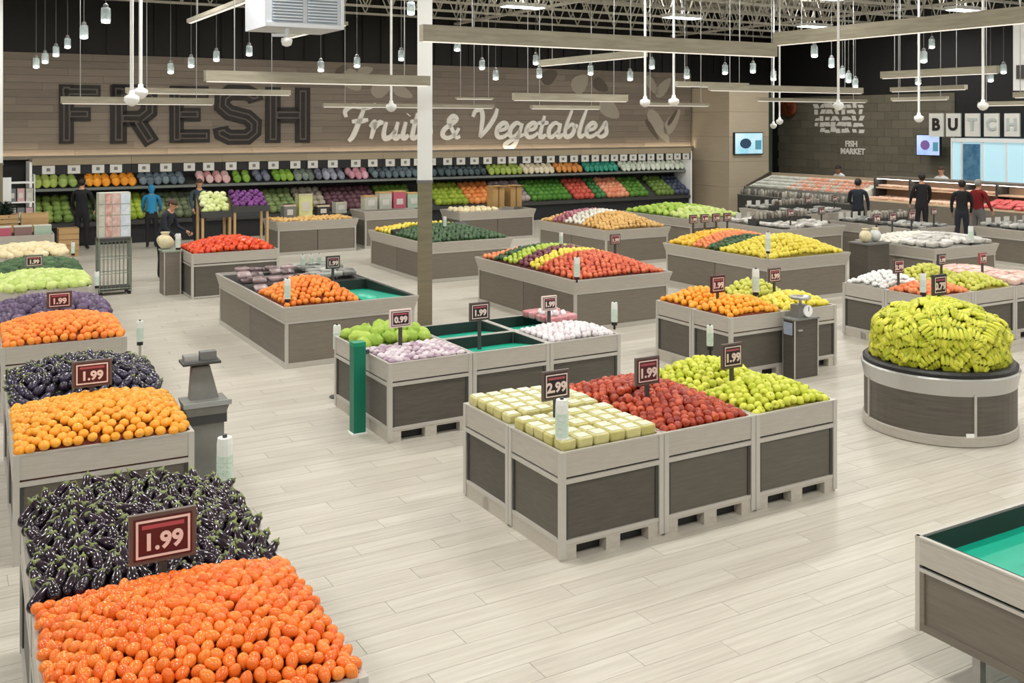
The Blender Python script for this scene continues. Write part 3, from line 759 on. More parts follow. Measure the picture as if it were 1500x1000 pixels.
K_AVO = Kind([MB().ball((0, 0, 0), 0.045, 0.045, 0.06, 10, 7).mesh('avocado', fruit('avocado_skin', srgb(34, 64, 36), srgb(78, 110, 70), 0.5), True)], 0.02, 'any')
K_POT = Kind([MB().ball((0, 0, 0), 0.045, 0.04, 0.06, 9, 7).mesh('potato', fruit('potato_skin', srgb(206, 158, 84), srgb(232, 194, 128), 0.6), True)], 0.02, 'any')
K_ONW = Kind([ball_mesh('onion', 0.05, fruit('white_onion_skin', srgb(226, 222, 208), srgb(244, 240, 230), 0.4), 0.95, 10, 7)], 0.02, 'any')
K_ONR = Kind([ball_mesh('onion', 0.05, fruit('red_onion_skin', srgb(140, 60, 84), srgb(206, 140, 152), 0.4), 0.95, 10, 7)], 0.02, 'any')
K_MUSH = Kind([deform(MB().ball((0, 0, 0), 0.045, 0.045, 0.036, 10, 7), lambda x, y, z: (x*(1 if z > -0.01 else 0.6), y*(1 if z > -0.01 else 0.6), z)).mesh('mushroom', fruit('mushroom_white', srgb(232, 232, 228), srgb(250, 250, 248), 0.5), True)], 0.02, 'up')
def pepper_mesh(m):
    return deform(MB().ball((0, 0, 0), 0.055, 0.055, 0.062, 15, 9), lambda x, y, z: (x*(1+0.1*math.cos(3*math.atan2(y, x))), y*(1+0.1*math.cos(3*math.atan2(y, x))), z - (0.02 if z > 0.055 else 0))).mesh('pepper', m, True)
pst = MB().tube([(0, 0, 0.035), (0.004, 0, 0.06), (0.014, 0, 0.08)], [0.012, 0.007, 0.006], 6).mesh('stem', mat('pepper_stem', srgb(86, 128, 40), 0.5), True)
K_PEP = Kind([pepper_mesh(fruit('red_pepper_skin', srgb(206, 40, 20), srgb(236, 96, 40), 0.25))], 0.02, 'any', [pst], 'stem')
LET_G = fruit('lettuce_leaf', srgb(132, 172, 44), srgb(190, 212, 96), 0.6, 14)
K_LET = Kind([lumpy('lettuce', 0.085, LET_G, 0.09, 7, 0.8, 20, 12, k) for k in range(3)], 0.04, 'up')
K_LETP = Kind([lumpy('lettuce', 0.09, fruit('pale_lettuce', srgb(176, 200, 96), srgb(216, 228, 150), 0.6, 14), 0.09, 7, 0.75, 18, 11, k+5) for k in range(3)], 0.04, 'up')
K_KALE = Kind([lumpy('kale_bunch', 0.09, fruit('kale_leaf', srgb(40, 70, 38), srgb(84, 116, 70), 0.6, 14), 0.12, 9, 0.8, 20, 12, k+9) for k in range(3)], 0.04, 'up')
K_CREAM = Kind([lumpy('cauliflower', 0.085, fruit('cauliflower', srgb(222, 204, 158), srgb(240, 228, 190), 0.6, 14), 0.05, 9, 0.75, 16, 10, k+12) for k in range(2)], 0.04, 'up')
K_PURP = Kind([lumpy('red_cabbage', 0.08, fruit('red_cabbage', srgb(46, 28, 56), srgb(116, 94, 130), 0.4, 12), 0.05, 6, 0.85, 16, 10, k+15) for k in range(2)], 0.04, 'any')
K_VIOL = Kind([ball_mesh('red_cabbage', 0.07, fruit('violet_cabbage', srgb(72, 20, 84), srgb(130, 60, 140), 0.35), 0.95, 10, 7)], 0.03, 'any')
def pack_mesh(name, w, d, h, m, dome=0.0):
    b = 0.18*min(w, d); mb = MB(); n = 10
    out = [(w/2*cx - cx*b, d/2*cy - cy*b) for cx, cy in ((-1, -1), (1, -1), (1, 1), (-1, 1))]
    prof = [(0.9, 0.0), (0.98, h*0.3), (1.0, h*0.85), (0.97, h*0.97), (0.86, h+dome*0.5)]
    seg = 16
    pts = []
    for k in range(seg):
        t = 2*math.pi*(k+0.5)/seg; c, s_ = math.cos(t), math.sin(t); e = 0.28
        pts.append((w/2*math.copysign(abs(c)**e, c), d/2*math.copysign(abs(s_)**e, s_)))
    for r, z in prof: mb.v += [(x*r, y*r, z) for x, y in pts]
    for i in range(len(prof)-1):
        for k in range(seg):
            k2 = (k+1) % seg; mb.f.append((i*seg+k, i*seg+k2, (i+1)*seg+k2, (i+1)*seg+k))
    mb.f += [tuple(reversed(range(seg))), tuple((len(prof)-1)*seg+k for k in range(seg))]
    return mb.mesh(name, m, True)
lid_m = MB().box(-0.052, 0.046, -0.05, 0.044, 0.088, 0.095).mesh('lid_label', mat('lid_white', srgb(214, 218, 180), 0.3, 0, srgb(232, 234, 216), 30))
K_PACK = Kind([pack_mesh('fruit_tub', 0.138, 0.126, 0.085, fruit('tub_yellow', srgb(186, 176, 96), srgb(214, 208, 150), 0.25, 16), 0.01)], 0.0, 'grid', [lid_m], 'lid_label')
K_PINKBAG = Kind([deform(MB().ball((0, 0, 0), 0.05, 0.028, 0.028, 10, 7), lambda x, y, z: (x, y*(1-4*abs(x)), z*(1-4*abs(x)))).mesh('shallot', fruit('pink_shallot', srgb(150, 112, 140), srgb(248, 240, 242), 0.3, 18), True)], 0.01, 'roll')
K_GARLIC = Kind([lumpy('garlic_bulb', 0.038, fruit('garlic_white', srgb(222, 210, 214), srgb(248, 244, 246), 0.4, 14), 0.06, 8, 0.9, 14, 8, 31)], 0.015, 'any')
K_TRAY = Kind([pack_mesh('wrapped_tray', 0.2, 0.15, 0.05, fruit('tray_purple', srgb(36, 22, 30), srgb(196, 172, 172), 0.25, 9), 0.015)], 0.0, 'flat')
K_WPACK = Kind([pack_mesh('white_tray', 0.22, 0.16, 0.07, fruit('tray_white', srgb(176, 172, 164), srgb(244, 242, 236), 0.3, 9), 0.02)], 0.0, 'flat')
K_GPACK = Kind([pack_mesh('grey_tray', 0.22, 0.16, 0.06, fruit('tray_grey', srgb(60, 62, 62), srgb(216, 216, 208), 0.3, 9), 0.02)], 0.0, 'flat')
K_BERRY = Kind([pack_mesh('berry_punnet', 0.14, 0.12, 0.07, fruit('berry_pink', srgb(176, 80, 92), srgb(226, 170, 172), 0.35, 16), 0.01)], 0.0, 'flat')
K_PINKPK = Kind([pack_mesh('pink_punnet', 0.16, 0.13, 0.08, fruit('punnet_pink', srgb(226, 176, 164), srgb(240, 216, 204), 0.35, 12), 0.01)], 0.0, 'flat')
ITEMS = {}
RH = random.Random(11)
def put(kind, loc, rot, sc, label, cat, group):
    ITEMS.setdefault(label, [cat, group, kind, []])[3].append((loc, rot, sc, RH.randrange(len(kind.m))))
def heap(fr, a0, a1, b0, b1, zf, kind, sp, label, cat, group, spb=None, jit=0.18, keep=None):
    spb = spb or sp*0.88
    nb = max(1, int(round((b1-b0)/spb))); na = max(1, int(round((a1-a0)/sp)))
    for j in range(nb):
        for i in range(na):
            stag = (0.25 if j % 2 else -0.25) if kind.o not in ('grid', 'flat') else 0
            jj = jit if kind.o != 'grid' else 0.04
            a = a0 + (a1-a0)*(i+0.5+stag+RH.uniform(-jj, jj))/na; b = b0 + (b1-b0)*(j+0.5+RH.uniform(-jj, jj))/nb
            a = min(max(a, a0+sp*0.3), a1-sp*0.3)
            if keep and not keep(a, b): continue
            e = 0.02; gx = (zf(a+e, b)-zf(a-e, b))/(2*e); gy = (zf(a, b+e)-zf(a, b-e))/(2*e); q = fr.p(a, b, zf(a, b))
            if (-gx*fr.ux-gy*fr.vx)*-q.x + (-gx*fr.uy-gy*fr.vy)*-q.y + (CAMZ-q.z) < -0.06*q.length: continue
            z = zf(a, b) + (RH.uniform(-0.006, 0.012) if kind.o != 'grid' else 0)
            if kind.o in ('grid', 'flat'):
                e = 0.02; gx = (zf(a+e, b)-zf(a-e, b))/(2*e); gy = (zf(a, b+e)-zf(a, b-e))/(2*e)
                rz = 0 if kind.o == 'grid' else RH.uniform(-0.25, 0.25)
                M = Matrix.Rotation(fr.t, 3, 'Z') @ Matrix.Rotation(-math.atan(gx), 3, 'Y') @ Matrix.Rotation(math.atan(gy), 3, 'X') @ Matrix.Rotation(rz, 3, 'Z')
                rot = M.to_euler()
            elif kind.o == 'roll': rot = Euler((RH.uniform(-0.3, 0.3), RH.uniform(-0.25, 0.25), fr.t + RH.uniform(-0.7, 0.7)))
            elif kind.o == 'up': rot = Euler((RH.uniform(-0.3, 0.3), RH.uniform(-0.3, 0.3), RH.uniform(0, 6.28)))
            elif kind.o == 'lie':
                th = RH.uniform(-0.75, 0.75); M = Matrix.Rotation(fr.t + th, 3, 'Z') @ Matrix.Rotation(-rad(90) + RH.uniform(0.05, 0.45), 3, 'X'); rot = M.to_euler()
            else: rot = Euler((RH.uniform(0, 6.28), RH.uniform(0, 6.28), RH.uniform(0, 6.28)))
            put(kind, fr.p(a, b, z), rot, RH.uniform(0.93, 1.08), label, cat, group)
def flush():
    by = {}
    for label, (cat, group, kind, L) in ITEMS.items():
        for it in L: by.setdefault(kind.m[0].name.split('.')[0], []).append((it[0].y, len(by), label, cat, group, kind, it))
    for nm, L in by.items():
        L.sort(key=lambda t: t[0]); rest = {}
        for n_, (_, _, label, cat, group, kind, (loc, rot, sc, k)) in enumerate(L):
            if n_ >= 300: rest.setdefault(label, (cat, kind, []))[2].append(Matrix.LocRotScale(loc, rot, Vector((sc,)*3))); continue
            o = obj(nm, kind.m[k], None, loc, rot); o.scale = (sc,)*3
            tag(o, label, cat, group)
            if kind.c and loc.y < 12: obj(kind.cn, kind.c[0], o)
        for label, (cat, kind, Ms) in rest.items():
            o = tag(obj(nm+'_heap', mesh_bulk(nm+'_heap', kind.m[0], Ms)), 'rest of the heap: ' + ' '.join(label.split()[:12]), cat, None, 'stuff')
            if kind.c: tag(obj(kind.cn+'_heap', mesh_bulk(kind.cn+'_heap', kind.c[0], Ms), o), kind='stuff')
def mound(W, L, z0, h, p=2.0, q=2.0, a0=0.0, b0=0.0):
    return lambda a, b: z0 + h*max(0, 1-abs(2*(a-a0)/W-1)**p)*max(0, 1-abs(2*(b-b0)/L-1)**q)
# ------------------------------------------------------------------ price signs and bag rolls
SIGNFACE = mat('sign_maroon', srgb(84, 30, 34), 0.45); SIGNBLK = mat('sign_black', srgb(44, 30, 34), 0.45)
SIGNFR = mat('sign_frame', srgb(98, 84, 78), 0.5); SIGNLINE = mat('sign_line', srgb(236, 214, 206), 0.5); SIGNPINK = mat('sign_pink', srgb(176, 84, 92), 0.5)
def price_sign(x, y, z, w, h, text, label, z_foot, deg=THETA, face=None, frame=None):
    t = thing('price_sign', label, 'price sign', (x, y, z), rad(deg), 'price signs')
    MB().box(-w/2, w/2, 0, 0.025, -h/2, h/2).build('sign_frame', frame or SIGNFR, t)
    MB().box(-w*0.43, w*0.43, -0.004, 0.0, -h*0.42, h*0.42).build('sign_face', face or SIGNFACE, t)
    g = 0.035*w
    bd = MB(); bw, bh = w*0.40, h*0.38
    bd.box(-bw, bw, -0.007, -0.004, bh-g, bh); bd.box(-bw, bw, -0.007, -0.004, -bh, -bh+g); bd.box(-bw, -bw+g, -0.007, -0.004, -bh+g, bh-g); bd.box(bw-g, bw, -0.007, -0.004, -bh+g, bh-g)
    bd.build('border', SIGNLINE, t)
    MB().box(-w*0.31, w*0.31, -0.006, -0.004, h*0.2, h*0.28).build('name_line', SIGNPINK, t)
    obj('price', text_mesh(text, round(h*0.46, 3), 0.002, SIGNLINE, 0.004), t, (0, -0.006, -h*0.08), (rad(90), 0, 0))
    MB().box(-0.02, 0.02, 0.005, 0.02, z_foot-z, -h/2).build('stand', DARKGREY, t)
ROLLW = mat('roll_white', srgb(232, 236, 230), 0.4); ROLLG = mat('roll_print', srgb(176, 206, 184), 0.45, 0, srgb(226, 234, 226), 30, (1, 1, 3))
def bag_roll(x, y, z, h, label, r=None, floor_pole=False):
    r = r or h*0.14
    t = thing('bag_roll', label, 'bag roll', (x, y, z), 0, 'produce bag rolls')
    MB().lathe([(r*0.9, 0), (r*0.9, 0.03), (r*0.3, 0.045)], 12).build('foot', BLACK, t)
    MB().lathe([(r*0.9, 0.04), (r, 0.05), (r, h*0.9), (r*0.9, h)], 14).build('roll', ROLLW, t, smooth=False)
    MB().lathe([(r*1.02, h*0.2), (r*1.03, h*0.22), (r*1.03, h*0.7), (r*1.02, h*0.72)], 14).build('printed_band', ROLLG, t)
    MB().lathe([(r*0.3, h*0.98), (r*0.3, h*1.05)], 8).build('spindle', DARKGREY, t)
    if floor_pole:
        MB().tube([(0, 0, -z+0.01), (0, 0, 0.0)], 0.014, 6).build('pole', STEEL, t)
        MB().lathe([(0.09, -z), (0.09, -z+0.012)], 12).build('floor_plate', DARKGREY, t)
    else: MB().box(-0.012, 0.012, -0.012, 0.012, -0.05, 0.0).build('bracket', BLACK, t)
def sign_at(px, py, z, w, h, text, label, z_foot, deg=THETA, face=None, frame=None):
    x, y = ground(px, py, z); price_sign(x, y, z, w, h, text, label, z_foot, deg, face, frame)
def roll_at(px, py_base, z, h, label, pole=False):
    x, y = ground(px, py_base, z); bag_roll(x, y, z, h, label, None, pole)

# ================================================================== LEFT ROW: units of two bins, aisle gaps between
RD = 28.0
uR = (math.cos(rad(RD)), math.sin(rad(RD))); WU, DV = 1.27, 1.33
def unit_frame(k, j): 
    t = k*3.95 + j*DV
    return Fr(-0.622-0.469*t - WU*uR[0], 4.385+0.883*t - WU*uR[1], RD)
def lbin(k, j, kind, sp, hz, label, plab, cat, group, z0=0.81, lm=None, zf=None, spb=None):
    fr = unit_frame(k, j)
    zf = zf or mound(WU, DV, z0, hz, 2.6, 2.6)
    bin_box(fr, WU, DV-0.006, 0.8, label, 'bins of the left row', zf=zf, lift=kind.lift+0.01, pallet=False, liner_mat=lm)
    heap(fr, 0.02, WU-0.02, 0.008, DV-0.03, zf, kind, sp, plab, cat, group, spb=spb)
    return fr
L_ORANGE = mat('liner_orange', srgb(120, 46, 16), 0.7); L_PURPLE = mat('liner_purple', srgb(18, 12, 18), 0.6); L_GREENY = mat('liner_leaf', srgb(70, 92, 28), 0.7); L_RED = mat('liner_red', srgb(84, 22, 14), 0.7)
L_YEL = mat('liner_yellow', srgb(140, 124, 30), 0.7); L_TAN = mat('liner_tan', srgb(130, 100, 60), 0.7); L_WHITE = mat('liner_white', srgb(170, 168, 160), 0.7)
lbin(0, 0, K_TOM, 0.058, 0.17, 'grey bin heaped with plum tomatoes, nearest of the left row', 'orange red plum tomato in the nearest bin of the left row', 'tomato', 'tomatoes in the nearest bin', lm=L_ORANGE)
lbin(0, 1, K_EGG, 0.072, 0.14, 'grey bin of dark aubergines behind the plum tomatoes', 'dark purple aubergine with green calyx behind the plum tomatoes', 'aubergine', 'aubergines behind the tomatoes', lm=L_PURPLE,
     zf=lambda a, b: 0.82+0.13*(b/DV)**0.7*max(0, 1-abs(2*a/WU-1)**3)+0.03*math.sin(3*a+1), spb=0.095)
lbin(1, 0, K_PER, 0.083, 0.14, 'grey bin of yellow orange persimmons with two plain stacked rims', 'yellow orange persimmon in neat rows in the left row', 'persimmon', 'persimmons in the left row', lm=L_ORANGE)
lbin(1, 1, K_EGG2, 0.085, 0.2, 'grey bin of violet aubergines behind the persimmons', 'violet black aubergine heaped behind the persimmons', 'aubergine', 'aubergines behind the persimmons', lm=L_PURPLE, spb=0.105)
lbin(2, 0, K_ORA, 0.084, 0.16, 'grey bin of oranges in the left row, beyond the persimmons', 'deep orange in the left row beyond the violet aubergines', 'orange', 'oranges in the left row', lm=L_ORANGE)
lbin(2, 1, K_PURP, 0.13, 0.14, 'grey bin of red cabbages behind the oranges of the left row', 'purple red cabbage behind the oranges of the left row', 'cabbage', 'red cabbages in the left row', lm=L_PURPLE)
lbin(3, 0, K_LETP, 0.14, 0.12, 'grey bin of pale green lettuces in the left row', 'pale green lettuce in the left row', 'lettuce', 'pale lettuces in the left row', lm=L_GREENY)
lbin(3, 1, K_KALE, 0.15, 0.14, 'grey bin of dark green kale behind the pale lettuces', 'dark green kale bunch in the left row', 'kale', 'kale in the left row', lm=L_GREENY)
lbin(4, 0, K_CREAM, 0.14, 0.12, 'grey bin of cream cauliflowers at the far end of the left row', 'cream cauliflower at the far end of the left row', 'cauliflower', 'cauliflowers in the left row', lm=L_TAN)
sign_at(239, 785, 1.10, 0.33, 0.25, '1.99', 'largest maroon price sign reading 1.99 between tomatoes and aubergines', 0.8, RD)
sign_at(135, 547, 1.10, 0.31, 0.22, '1.99', 'maroon price sign among the violet aubergines behind the persimmons', 0.8, RD)
sign_at(87, 439, 1.08, 0.28, 0.2, '1.99', 'maroon price sign among the red cabbages of the left row', 0.8, RD)
sign_at(50, 382, 1.08, 0.26, 0.18, '1.99', 'greenish price sign in the kale of the left row', 0.8, RD, SIGNBLK, MIDGREY)
x, y = ground(326, 700, 0.72); bag_roll(x+0.03, y-0.05, 0.60, 0.42, 'white bag roll standing beside the persimmon bin', 0.055, True)
roll_at(205, 505, 0.8, 0.26, 'white bag roll beside the oranges of the left row', True)
roll_at(142, 422, 0.8, 0.24, 'white bag roll beside the pale lettuces of the left row', True)
roll_at(107, 374, 0.8, 0.24, 'white bag roll by the cauliflowers at the far left', True)

# ================================================================== CLUSTER A: tubs, red apples, green apples
FA = Fr(0.357, 7.35); BW, BD, BH = 0.955, 0.775, 0.795
G_A = 'bins of the front island'
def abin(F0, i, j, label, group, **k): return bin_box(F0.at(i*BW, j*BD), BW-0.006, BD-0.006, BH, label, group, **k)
zp = lambda a, b: 0.775 + 0.05*(b/BD)*0 + 0.03*max(0, 1-abs(2*a/BW-1)**4)
for j, nm in ((0, 'front'), (1, 'back')):
    abin(FA, 0, j, ('grey bin of yellow fruit tubs at the near corner of the front island', 'grey bin of yellow fruit tubs on the left end of the front island')[j], G_A, zf=lambda a, b: 0.77, lift=0.005, liner_mat=L_YEL)
    heap(FA.at(0, j*BD), 0.03, BW-0.035, 0.04, BD-0.04, lambda a, b: 0.775, K_PACK, 0.145, 'clear tub of pale yellow fruit on the front island', 'fruit tub', 'fruit tubs on the front island', spb=0.135)
for i, kind, nm, lm, col in ((1, K_APR, 'red apple', L_RED, 'red apples'), (2, K_APG, 'yellow green apple', L_YEL, 'green apples')):
    for j in (0, 1):
        zf = mound(BW, 2*BD, 0.775, 0.14, 2.4, 2.4, 0, -j*BD)
        if i == 2: zf = (lambda j: lambda a, b: mound(BW, BD, 0.775, 0.18 if j else 0.17, 2, 2)(a, b))(j)
        abin(FA, i, j, f"grey bin of {col}, {'front' if j == 0 else 'rear'} of its pair on the front island", G_A, zf=zf, lift=0.03, liner_mat=lm)
        heap(FA.at(i*BW, j*BD), 0.035, BW-0.035, 0.04, BD-0.02, zf, kind, 0.071, f'{nm} heaped on the front island', 'apple', f'{col} on the front island')
sign_at(815, 564, 1.13, 0.25, 0.23, '2.99', 'maroon price sign over the yellow fruit tubs', 0.86, face=SIGNBLK)
sign_at(949, 543, 1.13, 0.245, 0.23, '1.99', 'maroon price sign in the middle of the red apples', 0.86)
sign_at(1073, 521, 1.13, 0.235, 0.22, '1.99', 'grey price sign behind the green apples', 0.86, face=SIGNBLK)
roll_at(823, 652, 0.81, 0.34, 'white bag roll at the corner of the yellow fruit tubs')
roll_at(1040, 512, 0.95, 0.24, 'white bag roll behind the green apples')

# ================================================================== CLUSTER B: lettuce, shallots, empty teal bins, garlic
FB = Fr(-1.232, 10.08); G_B = 'bins of the second island'
zf = lambda a, b: 0.79
zs = mound(BW, BD, 0.79, 0.035)
abin(FB, 0, 0, 'grey bin of pink shallots at the near corner of the second island', G_B, zf=zs, lift=0.012, liner_mat=mat('liner_mauve', srgb(150, 116, 136), 0.7))
heap(FB, 0.04, BW-0.05, 0.04, BD-0.05, zs, K_PINKBAG, 0.085, 'pink and white shallot at the near corner of the second island', 'shallot', 'shallots on the second island', spb=0.054)
zl = mound(BW, BD, 0.79, 0.12)
abin(FB, 0, 1, 'grey bin of bright green lettuce behind the pink shallots', G_B, zf=zl, lift=0.03, liner_mat=L_GREENY)
heap(FB.at(0, BD), 0.06, BW-0.06, 0.06, BD-0.06, zl, K_LET, 0.145, 'bright green lettuce head on the second island', 'lettuce', 'lettuce on the second island')
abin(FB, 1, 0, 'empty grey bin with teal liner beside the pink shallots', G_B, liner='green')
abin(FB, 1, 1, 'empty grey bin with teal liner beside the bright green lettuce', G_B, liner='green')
zg = mound(BW, BD, 0.78, 0.09)
abin(FB, 2, 0, 'grey bin of white garlic at the right end of the second island', G_B, zf=zg, lift=0.03, liner_mat=L_WHITE)
heap(FB.at(2*BW, 0), 0.05, BW-0.05, 0.05, BD-0.04, zg, K_GARLIC, 0.07, 'white garlic bulb on the second island', 'garlic', 'garlic on the second island')
abin(FB, 2, 1, 'teal lined grey bin with pink berry punnets behind the garlic', G_B, liner='green')
heap(FB.at(2*BW, BD), 0.52, BW-0.05, 0.05, BD-0.1, lambda a, b: 0.76+0.06*a, K_BERRY, 0.14, 'pink berry punnet behind the garlic', 'punnet', 'berry punnets', spb=0.13)
heap(FB.at(2*BW, BD), 0.55, BW-0.1, 0.1, BD-0.3, lambda a, b: 0.89, K_GARLIC, 0.12, 'white garlic bulb lying on the berry punnets', 'garlic', 'garlic on the berry punnets')
sign_at(587, 466, 1.12, 0.25, 0.19, '0.99', 'white bordered price sign in the bright green lettuce', 0.8, face=SIGNBLK, frame=SIGNLINE)
sign_at(703, 456, 1.12, 0.25, 0.2, '1.99', 'price sign standing over the two empty teal bins', 0.66, face=SIGNBLK)
sign_at(805, 444, 1.12, 0.2, 0.17, '1.99', 'price sign behind the white garlic', 0.7, face=SIGNBLK, frame=SIGNLINE)
roll_at(900, 476, 0.81, 0.27, 'white bag roll at the right end of the garlic bin')
t = thing('bag_tower', 'tall flat teal green bag tower beside the second island', 'bag tower', FB.p(-0.13, 0.5, 0), FB.t)
MB().box(-0.065, 0.065, -0.06, 0.06, 0.0, 0.9).build('casing', mat('tower_green', srgb(0, 112, 86), 0.4), t)
MB().box(-0.067, 0.067, -0.062, 0.062, 0.9, 0.94).build('cap', mat('tower_cap', srgb(20, 140, 100), 0.4), t)
MB().box(-0.08, 0.08, -0.075, 0.075, 0.0, 0.012).build('foot_plate', WHITE, t)
MB().box(0.015, 0.13, 0.0, 0.03, 0.8, 0.84).build('bracket', DARKGREY, t)

# ================================================================== THE OTHER ISLANDS
G_T = 'large island tables'
# C: oranges, wrapped trays, empty teal corner
FC = Fr(-2.96, 13.06); t = table(FC, 1.93, 3.5, 0.81, 'large island table with oranges, wrapped trays and an empty teal corner', G_T, 1, 2)
zc = mound(1.1, 1.35, 0.80, 0.26, 2, 2, 0.02, 0.04)
heap_liner(t, 0.06, 1.1, 0.07, 1.38, zc, 0.03, L_ORANGE)
heap(FC, 0.06, 1.1, 0.07, 1.38, zc, K_ORA, 0.085, 'bright orange in the mound on the table left of the white column', 'orange', 'oranges on the table left of the column')
sub = obj('teal_corner', None, t, (1.1, 0.02, 0)); 
MB().hexa([(0.02, 0.05, 0.6), (0.78, 0.05, 0.6), (0.78, 1.75, 0.6), (0.02, 1.75, 0.6), (0.02, 0.05, 0.77), (0.78, 0.05, 0.77), (0.78, 1.75, 0.66), (0.02, 1.75, 0.66)]).build('liner_floor', GREEN, sub); MB().ball((0.2, 0.45, 0.74), 0.2, 0.3, 0.08, 12, 7).build('liner_bulge', GREEN, sub, smooth=True)
for a in ((0.0, 0.8, 1.75, 1.78), (0.0, 0.03, 0.05, 1.75), (0.75, 0.78, 0.05, 1.75)): MB().box(*a, 0.62, 0.805).build('liner_wall', LINER_DARK, sub)
zt = lambda a, b: 0.80+0.05*(b-1.4)/2+0.05*math.sin(7*b)
MB().box(0.08, 1.08, 1.42, 3.42, 0.62, 0.775).build('tray_deck', BLACK, t); MB().box(1.12, 1.85, 1.86, 3.42, 0.62, 0.8).build('tray_deck', BLACK, t)
heap(FC, 0.1, 1.06, 1.45, 3.38, zt, K_TRAY, 0.24, 'wrapped tray of dark and pale produce on the table left of the column', 'tray', 'wrapped trays left of the column', spb=0.2)
heap(FC, 1.15, 1.82, 1.95, 3.35, lambda a, b: 0.83, K_GPACK, 0.25, 'grey wrapped tray behind the empty teal corner', 'tray', 'grey trays left of the column', spb=0.24)
sign_at(488, 384, 1.1, 0.22, 0.19, '1.99', 'dark price sign behind the mound of oranges', 0.82, face=SIGNBLK, frame=DARKGREY)
q = FC.p(0.1, 0.13, 0.86); bag_roll(q.x, q.y, 0.86, 0.3, 'white bag roll stuck in the mound of oranges')
x, y = ground(495, 482, 0.78); bag_roll(x, y-0.06, 0.52, 0.32, 'white bag roll on a floor pole behind the lettuce bin', None, True)
for px, py, lb in ((455, 372, 'first'), (470, 371, 'second'), (440, 374, 'third')):
    q = FC.p(1.3+0.14*(px-440)/15, 3.1, 0.86); bag_roll(q.x, q.y, 0.86, 0.2, f'dark printed bag roll at the back of the oranges table, {lb} of three', 0.035)
# D: dome with bands of fruit
FD = Fr(0.94, 15.31); WD, LD = 1.9, 3.2; t = table(FD, WD, LD, 0.81, 'large island table with red apples and bands of green and purple fruit', G_T, 1, 2)
zd = mound(WD, LD, 0.80, 0.27, 2.0, 3.0); heap_liner(t, 0.08, WD-0.08, 0.08, LD-0.08, zd, 0.03, L_RED, 16)
for b0, b1, kd, lb, ct in ((0.08, 1.15, K_REDS, 'rosy red apple heaped at the near end of the banded table', 'apple'), (1.17, 1.5, K_LEMON, 'pale yellow fruit in a band beside the rosy apples', 'lemon'), (1.52, 1.86, K_PLUM, 'dark plum in a band on the table with rosy apples', 'plum'),
                           (1.88, 2.3, K_LIME, 'lime green fruit in a band on the table with rosy apples', 'lime'), (2.32, 2.6, K_AVO, 'dark green avocado in a band beside the lime green fruit', 'avocado'), (2.62, 3.12, K_PEACH, 'salmon coloured peach at the far end of the banded table', 'peach')):
    heap(FD, 0.08, WD-0.08, b0, b1, zd, kd, 0.093, lb, ct, lb.split(' in ')[0].split(' at ')[0].split(' heaped')[0] + ' on the banded table')
roll_at(845, 409, 0.84, 0.33, 'white bag roll at the corner of the rosy apples')
q = FD.p(1.0, 1.9, 1.08); bag_roll(q.x, q.y, 1.07, 0.24, 'greenish bag roll on top of the banded fruit table')
q = FD.p(1.5, 1.0, 0); price_sign(q.x, q.y, 1.25, 0.2, 0.17, '1.99', 'price sign behind the rosy apples', 1.0)
# E: yellow
FE = Fr(4.5, 17.67); t = table(FE, 2.05, 2.95, 0.81, 'large island table with a yellow heap and mangoes', G_T, 1, 2)
ze = lambda a, b: max(mound(2.05, 1.5, 0.80, 0.3, 2, 2.0)(a, b), mound(2.05, 1.75, 0.80, 0.24, 2, 3.0, 0, 1.25)(a, b)); heap_liner(t, 0.08, 1.97, 0.08, 2.87, ze, 0.03, L_YEL, 16)
for b0, b1, kd, lb, ct in ((0.07, 1.42, K_YEL, 'yellow melon in the smooth yellow heap', 'melon'), (1.44, 1.7, K_AVO, 'green avocado in the band beside the yellow heap', 'avocado'), (1.72, 2.15, K_PEACH, 'orange peach between avocados and mangoes', 'peach'), (2.17, 2.88, K_MANGO, 'golden mango on the table with the yellow heap', 'mango')):
    heap(FE, 0.07, 1.98, b0, b1, ze, kd, 0.096, lb, ct, lb.split(' in ')[0].split(' on ')[0].split(' between')[0] + ' on the yellow table')
x, y = ground(1158, 420, 0.62); bag_roll(4.42, 17.45, 0.95, 0.36, 'pale bag roll on a floor pole in front of the yellow heap', 0.04, True)
for k, a in enumerate((0.5, 0.8, 1.1, 1.4)):
    q = FE.p(a, 2.6, 0); price_sign(q.x, q.y, 1.28, 0.2, 0.17, '1.99', f"small dark price sign behind the mangoes, {('leftmost', 'second', 'third', 'rightmost')[k]} of four", 0.98, face=SIGNBLK)
# F: orange bins with scale pedestal
FF = Fr(2.69, 12.42); fw, fd = 0.93, 0.74; G_F = 'bins of the tangerine island'
kinds = {(0, 0): (K_TAN, 'tangerines at the near corner', 'golden tangerine at the near corner of the tangerine island', 'tangerine', L_ORANGE, 0.17), (0, 1): (K_TAN, 'tangerines on the left', 'golden tangerine in the left bin of the tangerine island', 'tangerine', L_ORANGE, 0.17),
         (1, 0): (K_LEMON, 'lemons behind the weighing scale', 'pale lemon behind the weighing scale', 'lemon', L_YEL, 0.14), (1, 1): (K_PEAR, 'yellow green pears at the back', 'yellow green pear at the back of the tangerine island', 'pear', L_YEL, 0.2)}
for (i, j), (kd, what, plab, ct, lm, hh) in kinds.items():
    zf = mound(fw, fd, 0.79, hh); fr = FF.at(i*fw, j*fd)
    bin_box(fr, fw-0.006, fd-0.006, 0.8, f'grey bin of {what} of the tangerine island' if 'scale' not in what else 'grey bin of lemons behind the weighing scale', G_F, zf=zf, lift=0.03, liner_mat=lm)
    heap(fr, 0.05, fw-0.05, 0.05, fd-0.04, zf, kd, 0.085, plab, ct, plab)
sign_at(1052, 416, 1.12, 0.23, 0.22, '1.99', 'maroon price sign over the tangerines', 0.9, frame=SIGNFACE)
